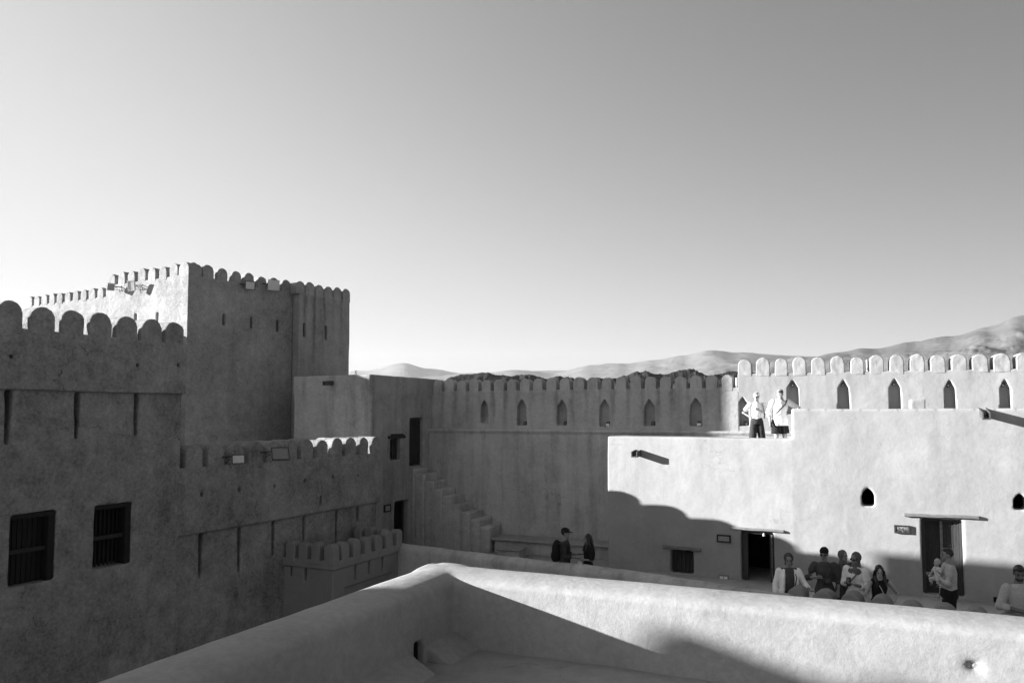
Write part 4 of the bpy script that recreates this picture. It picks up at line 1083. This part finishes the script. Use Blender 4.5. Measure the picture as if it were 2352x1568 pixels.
# couple on the roof
p = Person('woman in white cap, white T-shirt and dark wide trousers on the sunlit roof', spot(1737, 22.05, ROOF1), 1.72, -8, 'light', .92, True, yaw=-25, pitch=8,
           el=(-.37, .06, 1.17), wl=(-.15, -.04, 1.02), er=(.30, -.03, 1.12), wr=(.06, -.17, 1.24), kl=(-.12, -.02, .49), kr=(.13, -.02, .49), al=(-.13, .02, .07), ar=(.17, .02, .07), hands={'l': (.6, .2, -.5), 'r': (-.8, -.1, .35)})
p.top(CL['white'], .38, .018, -.02, 'tee_shirt'); p.trousers(CL['charcoal'], .97, .035); p.cap(CL['white']); p.hair(); p.glasses()
p.strap([(.15, -.09, 1.42), (.17, -.12, 1.28), (.20, -.10, 1.12), (.2, -.06, 1.0)])
p = Person('man in white shirt, grey cap and dark shorts leaning an arm on the sunlit wall', spot(1789, 21.4, ROOF1), 1.80, -6, 'light', 1.12, False, yaw=-12, pitch=26,
           pelvis=(.02, 0, .93), chest=(.03, 0, 1.29), neck=(.05, -.01, 1.475), head=(.02, -.06, 1.615), sl=(-.17, 0, 1.40), sr=(.24, .0, 1.41), el=(-.28, .02, 1.13), wl=(-.26, -.08, .88), er=(.49, -.02, 1.24), wr=(.40, -.22, 1.10),
           kl=(-.09, -.02, .49), kr=(.13, -.02, .49), al=(-.08, .02, .07), ar=(.12, .02, .07), hands={'r': (-.25, -.15, -.9)})
p.top(CL['white'], .72, .022, .06, 'shirt', .02); p.trousers(CL['black'], .42, .035, 'shorts'); p.cap(CL['grey']); p.hair()
p.strap([(.19, -.07, 1.46), (.12, -.155, 1.34), (-.02, -.17, 1.2), (-.15, -.13, 1.05)], w=.02)
p.strap([(.435, -.16, 1.145), (.405, -.2, 1.12)], M['leather'], .034, 'wristwatch')
held('phone', 'dark phone in the lowered hand of the man on the roof', 'phone', p, (-.24, -.16, .80), MB().box(-.035, .035, -.006, .006, -.07, .07), M['glass_dark'])

# couple talking on the shaded terrace
p = Person('man in dark shirt with a backpack talking on the shaded terrace', spot(1296, 18.1, TERR), 1.74, 82, 'mid', 1.02, False, yaw=8, pitch=5,
           el=(-.22, .0, 1.13), wl=(-.10, -.27, 1.10), er=(.23, .0, 1.13), wr=(.13, -.26, 1.12))
p.top(CL['charcoal'], .78, .018, .05); p.trousers(CL['black'], .97, .015); p.hair(); p.cap(CL['black'])
p.cloth('backpack', MB().ball((0, .19, 1.22), (.16, .12, .26), 14, 10).ball((0, .24, 1.1), (.13, .09, .14), 12, 8), CL['black'], .014, ((.1, .03),))
for q in (-.12, .12): p.strap([(q, .13, 1.40), (q, .0, 1.47), (q, -.11, 1.36), (q * 1.2, -.12, 1.2), (q * 1.4, .02, 1.08)], CL['darkgrey'], .024, 'shoulder_strap')
held('phone', 'dark phone held by the man with the backpack', 'phone', p, (.12, -.36, 1.14), MB().box(-.035, .035, -.075, .075, -.006, .006), M['glass_dark'])
p = Person('woman with long black hair and dark dress facing the man with the backpack', spot(1349, 18.15, TERR), 1.60, -78, 'mid', .9, True, yaw=-4, pitch=2,
           er=(.22, .02, 1.12), wr=(.14, -.24, 1.14), el=(-.22, .02, 1.12), wl=(-.20, -.1, .92))
p.top(CL['black'], .5, .018, .02, 'blouse'); p.skirt(CL['black'], .55, .17, .24, 'skirt'); p.hair('long')
b = adobe(MB().ball((0, 0, 0), (.12, .08, .14), 12, 8).tube([(0, 0, -.05), (-.1, -.06, -.14), (-.13, -.1, -.2)], [.06, .05, .03], 8), None, .014, 2, ((.1, .04), (.04, .012)), 'cloth_bundle')
held('cloth_bundle', 'white cloth bundle carried by the woman with long black hair', 'cloth', p, (.05, -.24, .93), b, CL['white'])

# visitors behind the terrace merlons
p = Person('older visitor in headscarf, open white shirt and dark top, hand on the first merlon', spot(1803, 15.15, TERR), 1.68, -6, 'mid', 1.02, True, yaw=-10, pitch=18,
           el=(-.26, .04, 1.12), wl=(-.27, -.05, .88), er=(.31, -.02, 1.16), wr=(.33, -.27, 1.10), hands={'r': (.15, -.9, -.1)})
p.top(CL['darkgrey'], .0, .012, .04, 'top'); p.trousers(CL['black'], .97, .01)
mb = MB(); J = p.J
for d, q in (('l', -1), ('r', 1)):
    p.limb(mb, ('s' + d, 'e' + d, 'w' + d), (.056, .048, .044), .010, .8)
    mb.tube([J['s' + d] * .5 + J['neck'] * .5 + Vector((0, .01, .0)), J['s' + d] + Vector((-q * .06, -.01, -.10)), Vector((q * .135, -.02, 1.05)), Vector((q * .15, -.01, .80))], [(.045, .085), (.055, .125), (.05, .135), (.055, .145)], 14, (1, 0, 0))
mb.tube([J['neck'] + Vector((0, .06, -.03)), J['chest'] + Vector((0, .1, 0)), J['waist'] + Vector((0, .11, 0)), Vector((0, .12, .80))], [(.12, .03), (.165, .035), (.165, .04), (.175, .045)], 14, (1, 0, 0))
p.cloth('overshirt', mb, CL['white']); p.scarf(CL['darkgrey'], False)
p.strap([(.10, -.04, 1.47), (.12, -.14, 1.3), (.08, -.16, 1.1), (-.02, -.16, .95)], M['leather'], .012); p.bag((-.10, -.19, .86), (.2, .06, .2), M['bag'], 'shoulder_bag')
p = Person('woman in black headwrap, sunglasses and dark shirt carrying a camera', spot(1884, 15.55, TERR), 1.72, -14, 'mid', .98, True, yaw=-22, pitch=14,
           el=(-.33, .02, 1.14), wl=(-.16, -.20, 1.20), er=(.28, .02, 1.12), wr=(.24, -.1, .93))
p.top(CL['darkgrey'], .7, .022, .12, 'shirt', .02); p.trousers(CL['charcoal'], .97, .02); p.wrap(CL['black']); p.glasses()
p.strap([(-.08, -.02, 1.48), (-.07, -.13, 1.33), (0, -.17, 1.17)], M['leather'], .010); p.strap([(.08, -.02, 1.48), (.08, -.13, 1.33), (.02, -.17, 1.17)], M['leather'], .010)
cm = MB().box(-.07, .07, -.03, .03, -.05, .05).tube([(0, -.03, -.005), (0, -.10, -.01)], .036, 14)
held('camera', 'black camera hanging on the chest of the woman with the headwrap', 'camera', p, (.02, -.21, 1.13), cm, M['leather'])
p = Person('woman in grey headscarf standing behind the woman in the long white coat', spot(1927, 15.95, TERR), 1.60, 14, 'mid', .98, True, yaw=8, pitch=4, wl=(-.1, -.2, 1.05), wr=(.12, -.2, 1.05))
p.top(CL['darkgrey'], .9, .025, .1, 'tunic', .02); p.skirt(CL['darkgrey'], .1, .18, .24, 'skirt'); p.scarf(CL['scarf'])
p = Person('woman in grey headscarf, sunglasses and long white coat looking at a phone', spot(1956, 15.15, TERR), 1.70, -48, 'mid', 1.02, True, yaw=-16, pitch=14,
           el=(-.24, -.04, 1.12), wl=(-.05, -.30, 1.20), er=(.25, -.04, 1.10), wr=(.10, -.28, 1.17))
p.top(CL['offwhite'], .78, .022, .04, 'coat', .02); p.skirt(CL['offwhite'], .22, .2, .30, 'coat_skirt'); p.scarf(CL['scarf']); p.glasses()
p.strap([(.14, .0, 1.46), (.06, -.14, 1.34), (-.08, -.17, 1.16), (-.2, -.08, 1.0)], M['leather'], .014)
held('phone', 'black phone held up by the woman in the long white coat', 'phone', p, (.02, -.38, 1.24), MB().box(-.04, .04, -.01, .01, -.08, .08), M['glass_dark'], .3)
p = Person('woman with long dark hair and black sleeveless top, hand on a merlon', spot(2006, 14.55, TERR), 1.62, -4, 'light', .92, True, yaw=-14, pitch=24,
           chest=(0, -.05, 1.27), neck=(-.01, -.07, 1.45), head=(-.02, -.11, 1.60), sl=(-.175, -.05, 1.38), sr=(.175, -.05, 1.38), el=(-.26, -.02, 1.12), wl=(-.18, -.16, .90), er=(.38, .02, 1.14), wr=(.20, -.22, 1.02), hands={'r': (-.5, -.7, -.2)})
p.top(CL['black'], 0, .014, .05, 'tank_top'); p.trousers(CL['black'], .97, .01); p.hair('long'); p.glasses(.085)
p.strap([(-.09, -.06, 1.44), (-.02, -.18, 1.28), (.06, -.17, 1.1), (.14, -.1, .98)], CL['lightgrey'], .009)
p = Person('man in pale long-sleeved top and dark trousers holding a baby at the studded door', spot(2166, 15.1, TERR), 1.79, -112, 'mid', 1.12, False, yaw=4, pitch=2,
           el=(-.27, .0, 1.12), wl=(-.25, -.12, .90), er=(.26, -.06, 1.14), wr=(.05, -.26, 1.22), hands={'l': (0, -.2, -1)})
p.top(CL['lightgrey'], .93, .016, .02, 'sweater'); p.trousers(CL['black'], .97, .015); p.hair()
man_b = p
Mx = Matrix.Translation(p.root.location) @ Matrix.Rotation(p.root.rotation_euler.z, 4, 'Z') @ Matrix.Scale(p.k, 4)
q = Mx @ Vector((.12, -.20, 1.16))
p = Person('baby in a printed top carried on the arm of the man at the studded door', (q.x, q.y, q.z - .24), 0.64, -70, 'light', 1.15, False, name='baby', hs=1.75, yaw=-20, pitch=5,
           pelvis=(0, 0, .75), waist=(0, 0, .92), chest=(0, 0, 1.15), neck=(0, 0, 1.36), head=(0, -.01, 1.60), sl=(-.17, 0, 1.28), sr=(.17, 0, 1.28), hl=(-.1, 0, .74), hr=(.1, 0, .74), kl=(-.22, -.25, .72), kr=(.22, -.25, .72), al=(-.2, -.2, .45), ar=(.2, -.2, .45),
           el=(-.28, -.05, 1.06), wl=(-.3, -.2, .92), er=(.25, -.1, 1.1), wr=(.2, -.25, 1.2))
p.top(CL['print'], .5, .02, .0, 'printed_top'); p.trousers(CL['lightgrey'], .8, .01, 'leggings')
p = Person('bearded man in pale shirt and dark trousers looking at his hands, at the right edge', spot(2324, 12.95, TERR), 1.88, -4, 'dark', 1.0, False, yaw=-16, pitch=20,
           el=(-.30, .0, 1.13), wl=(-.06, -.24, 1.10), er=(.30, .0, 1.13), wr=(.07, -.25, 1.08), hands={'l': (.8, -.5, .1), 'r': (-.8, -.5, .1)})
p.top(CL['midgrey'], .72, .020, .03, 'shirt', .0); p.trousers(CL['black'], .97, .015); p.hair()
p.cloth('beard', MB().ball(p.hp((0, -.028, -.075)), (.062, .066, .048), 12, 8, p.Rh), M['hair'], .01, ((.03, .006),), 1)

# ------------------------------------------------------------------ floodlights on the battlements
def floodlight(F, x, z, label, w=.34, h=.26, tilt=40, turn=0, mat='lamp_body', out=.34, face='lamp_glass'):
    r = empty('floodlight', tuple(F.w(x, 0, z)), F.rz, label=label, cat='floodlight', group='floodlights on the fort')
    Rm = Matrix.Rotation(R(turn), 4, 'Z') @ Matrix.Rotation(R(-tilt), 4, 'X')
    T = Matrix.Translation((0, -out, 0)) @ Rm
    def put(nm, b, m):
        return part(nm, MB().add([T @ Vector(v) for v in b.v], b.f), m, r)
    put('housing', MB().hexa([(-w / 2, -.03, -h / 2), (w / 2, -.03, -h / 2), (w / 2 * .85, .05, -h / 2 * .85), (-w / 2 * .85, .05, -h / 2 * .85), (-w / 2, -.03, h / 2), (w / 2, -.03, h / 2), (w / 2 * .85, .05, h / 2 * .85), (-w / 2 * .85, .05, h / 2 * .85)]), M[mat])
    f = .025
    for q in ((-w / 2, w / 2, -h / 2, -h / 2 + f), (-w / 2, w / 2, h / 2 - f, h / 2), (-w / 2, -w / 2 + f, -h / 2 + f, h / 2 - f), (w / 2 - f, w / 2, -h / 2 + f, h / 2 - f)):
        put('rim', MB().box(q[0], q[1], -.05, -.031, q[2], q[3]), M[mat])
    put('pane', MB().box(-w / 2 + f + .002, w / 2 - f - .002, -.04, -.032, -h / 2 + f + .002, h / 2 - f - .002), M[face])
    for q in (-1, 1):
        e = T @ Vector((q * (w / 2 + .015), 0, 0))
        part('bracket_arm', MB().tube([e, (e.x, -.02, .05)], .011, 6), M['iron'], r)
        part('brace', MB().tube([e, (e.x * .6, -.02, -.09)], .008, 6), M['iron'], r)
    part('wall_plate', MB().box(-w / 2 - .03, w / 2 + .03, -.025, -.002, .035, .065), M['iron'], r)
    part('cable', MB().tube([(w * .3, -.02, .03), (w * .42, -.05, -.12), (w * .25, -.03, -.2), (w * .1, -.01, -.1)], .007, 6), M['iron'], r)
    return r
x, z = FD.px(*Z2(640, 358)); floodlight(FD, x + .1, z, 'floodlight tilted down on the dark tower face, the left of two', .34, .30, -12, -28, 'lamp_body', .3, 'lamp_white')
x, z = FD.px(*Z2(825, 356)); floodlight(FD, x + .1, z, 'pale floodlight facing out on the dark tower face, the right of two', .40, .36, -4, -25, 'lamp_white', .3, 'lamp_white')
x, z = FL.px(*Z1(1150, 470)); floodlight(FL, x + .1, z, 'floodlight on the sunlit tower face, the left of two', .24, .26, -30, 68, 'lamp_white', .3)
x, z = FL.px(*Z1(1350, 460)); floodlight(FL, x + .1, z, 'white floodlight on the sunlit tower face, the right of two', .26, .34, -12, 18, 'lamp_white', .28, 'lamp_white')
x, z = FA.px(*Z4(410, 305), REC); floodlight(FA, x + .12, z, 'small floodlight on the low wing beside its second merlon', .3, .22, 10, -30, face='lamp_white', out=.3)
x, z = FA.px(*Z4(715, 265), REC); floodlight(FA, x + .15, z, 'larger tilted floodlight on the low wing by its fourth merlon', .42, .34, 30, -35, 'lamp_body', .4)
# ------------------------------------------------------------------ mountains
def rock(name, alb, scale, seed, patch=None):
    m, nt, b = new_mat(name); t = NT(nt)
    p = t.pos((1, 1, 1), (seed, seed, 0))
    n1 = t.ramp(t.noise(p, scale, 9, 0.65, 0.5), 0.3, 0.7, 0.82, 1.15)
    st = t.ramp(t.noise(t.pos((1, 1, 5), (seed, 3, 0)), scale * 1.6, 6, 0.6, 0.8), 0.35, 0.65, 0.85, 1.12)
    f = t.math('MULTIPLY', t.math('MULTIPLY', n1, st), alb)
    nt.links.new(t.grey(f), b.inputs['Base Color'])
    b.inputs['Roughness'].default_value = 1.0; b.inputs['Specular IOR Level'].default_value = 0.0
    bp = t.n('ShaderNodeBump'); bp.inputs['Strength'].default_value = 1.0; bp.inputs['Distance'].default_value = 0.055 / scale
    gl = t.noise(t.pos((1, 0.6, 1.4), (seed, 8, 1)), scale * 1.1, 9, 0.62, 0.6)
    nt.links.new(gl, bp.inputs['Height']); nt.links.new(bp.outputs[0], b.inputs['Normal'])
    return m
def ridge_fn(pts):
    def f(x):
        if x <= pts[0][0]: return pts[0][1]
        for (a, ya), (b, yb) in zip(pts, pts[1:]):
            if x <= b:
                t = (x - a) / (b - a); t = t * t * (3 - 2 * t); return ya + (yb - ya) * t
        return pts[-1][1]
    return f
def mountain(name, dist, depth, px0, px1, skyline, rough, freq, mat, nx, ny, seed, lobes=0.25):
    """a range whose crest stands 'dist' metres off, falling towards the viewer over 'depth' metres"""
    f = ridge_fn(skyline)
    def fn(u, v):                # u: picture bearing, v: 0 foot .. 1 crest .. beyond
        Yd = dist - depth * (1 - v)
        X = (u - SCX) / SF * Yd
        crest = (950 - f(u)) / SF * dist + 3 - GROUND
        rise = min(v, 1.0)
        prof = rise ** 1.25
        if v > 1: prof = 1 - (v - 1) * 1.5
        z = GROUND - 3 + crest * prof
        q = Vector((X, Yd, seed)) * freq
        rg = mnoise.hetero_terrain(q, 0.9, 2.1, 7, 0.6) - 0.6
        gul = mnoise.ridged_multi_fractal(q * 0.8 + Vector((7, 3, seed)), 0.9, 2.1, 6, 0.9, 2.0) - 1.0
        amp = rough * max(0.0, math.sin(min(rise, 1.0) * math.pi * 0.86)) 
        return Vector((X, Yd, z + amp * (0.6 * rg + lobes * gul) + (rough * 0.10 * gul if v >= 0.9 else 0)))
    vs = []; fs = []
    for j in range(ny + 1):
        for i in range(nx + 1):
            vs.append(fn(px0 + (px1 - px0) * i / nx, 1.35 * j / ny))
    for j in range(ny):
        for i in range(nx):
            a = j * (nx + 1) + i; fs.append((a, a + 1, a + nx + 2, a + nx + 1))
    return tag(link(name, MB().add(vs, fs).mesh(name, True), mat), kind='structure')
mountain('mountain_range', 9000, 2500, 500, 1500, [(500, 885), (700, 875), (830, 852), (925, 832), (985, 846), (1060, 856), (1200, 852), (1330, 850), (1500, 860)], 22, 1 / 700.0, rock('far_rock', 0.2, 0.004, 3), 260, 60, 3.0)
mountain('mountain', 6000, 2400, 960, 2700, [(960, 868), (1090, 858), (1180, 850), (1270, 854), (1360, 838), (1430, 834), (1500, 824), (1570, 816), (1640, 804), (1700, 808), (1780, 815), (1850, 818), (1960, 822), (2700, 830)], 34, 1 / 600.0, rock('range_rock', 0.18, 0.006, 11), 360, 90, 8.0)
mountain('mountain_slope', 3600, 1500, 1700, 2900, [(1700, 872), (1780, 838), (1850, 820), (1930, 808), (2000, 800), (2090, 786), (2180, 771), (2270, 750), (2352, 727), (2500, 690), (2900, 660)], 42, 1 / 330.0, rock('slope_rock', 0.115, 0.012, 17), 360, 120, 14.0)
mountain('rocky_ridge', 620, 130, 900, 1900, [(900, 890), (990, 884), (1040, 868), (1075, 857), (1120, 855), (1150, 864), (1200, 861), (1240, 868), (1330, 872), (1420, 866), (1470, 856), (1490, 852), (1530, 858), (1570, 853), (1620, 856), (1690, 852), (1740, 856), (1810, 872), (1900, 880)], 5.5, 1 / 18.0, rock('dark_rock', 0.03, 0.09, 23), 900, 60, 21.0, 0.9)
terrain('ground', -9000, 16000, -3000, 14000, 2, 2, lambda x, y: GROUND, rock('ground_gravel', 0.3, 0.05, 31))

# ------------------------------------------------------------------ slender white masts seen through the battlement gaps, roof aerial
for (xn, y0n, y1n, wn_, lab) in ((1841.5, 944, 970, 4.5, 'white banded mast showing at the left end of the high battlement'), (2167.5, 899, 926, 3.4, 'white banded mast in a gap left of the middle of the high battlement'), (2311, 900, 924, 3.0, 'plain white mast in a gap right of the middle of the high battlement'), (2359, 900, 921, 2.6, 'thin white mast in the gap nearest the right edge of the battlement')):
    Yd = 46.0; q0 = at_Y(xn / 1.0884, y1n / 1.0884, Yd); q1 = at_Y(xn / 1.0884, y0n / 1.0884, Yd); w = wn_ / 1.0884 / SF * Yd / 2
    r = empty('white_mast', (q0.x, Yd, GROUND), 0, label=lab, cat='mast', group='white masts beyond the battlement')
    part('pole', MB().tube([(0, 0, 0), (0, 0, q1.z - GROUND)], w * 0.7, 8), M['white_fit'], r)
    for i in range(4):
        zz = q0.z - GROUND + (q1.z - q0.z) * (i + 0.3) / 4
        part('band', MB().tube([(0, 0, zz), (0, 0, zz + (q1.z - q0.z) * 0.16)], w, 10), M['white_fit'] if i % 4 else M['lamp_glass'], r)
ap = at_Y(817, 866, 26.5)
r = empty('roof_aerial', (ap.x, ap.y, H_TOP - 0.35), 0, label='tiny dark aerial on the roof of the corner house beside the tower', cat='aerial')
hh = at_Y(817, 850, 26.5).z - H_TOP + 0.35
part('mast', MB().tube([(0.02, 0, 0), (0.02, 0, hh - .08)], 0.009, 6), M['iron'], r)
for q in (-1, 1): part('arm', MB().tube([(-0.035 * q, 0, hh - .13), (0.035 * q, 0, hh)], 0.009, 6), M['iron'], r)

# ------------------------------------------------------------------ the air: pale even haze round the whole place
hz = tag(link('haze', MB().box(-6500, 15000, -3500, 12500, GROUND - 5, 980).mesh('haze')), kind='stuff')
hm = bpy.data.materials.new('haze_air'); hm.use_nodes = True
hn = hm.node_tree; hn.nodes.clear()
hv = hn.nodes.new('ShaderNodeVolumePrincipled'); hv.inputs['Color'].default_value = (0.66, 0.66, 0.66, 1); hv.inputs['Density'].default_value = 4.5e-5; hv.inputs['Anisotropy'].default_value = 0.2
ho = hn.nodes.new('ShaderNodeOutputMaterial'); hn.links.new(hv.outputs[0], ho.inputs['Volume'])
hz.data.materials.append(hm)
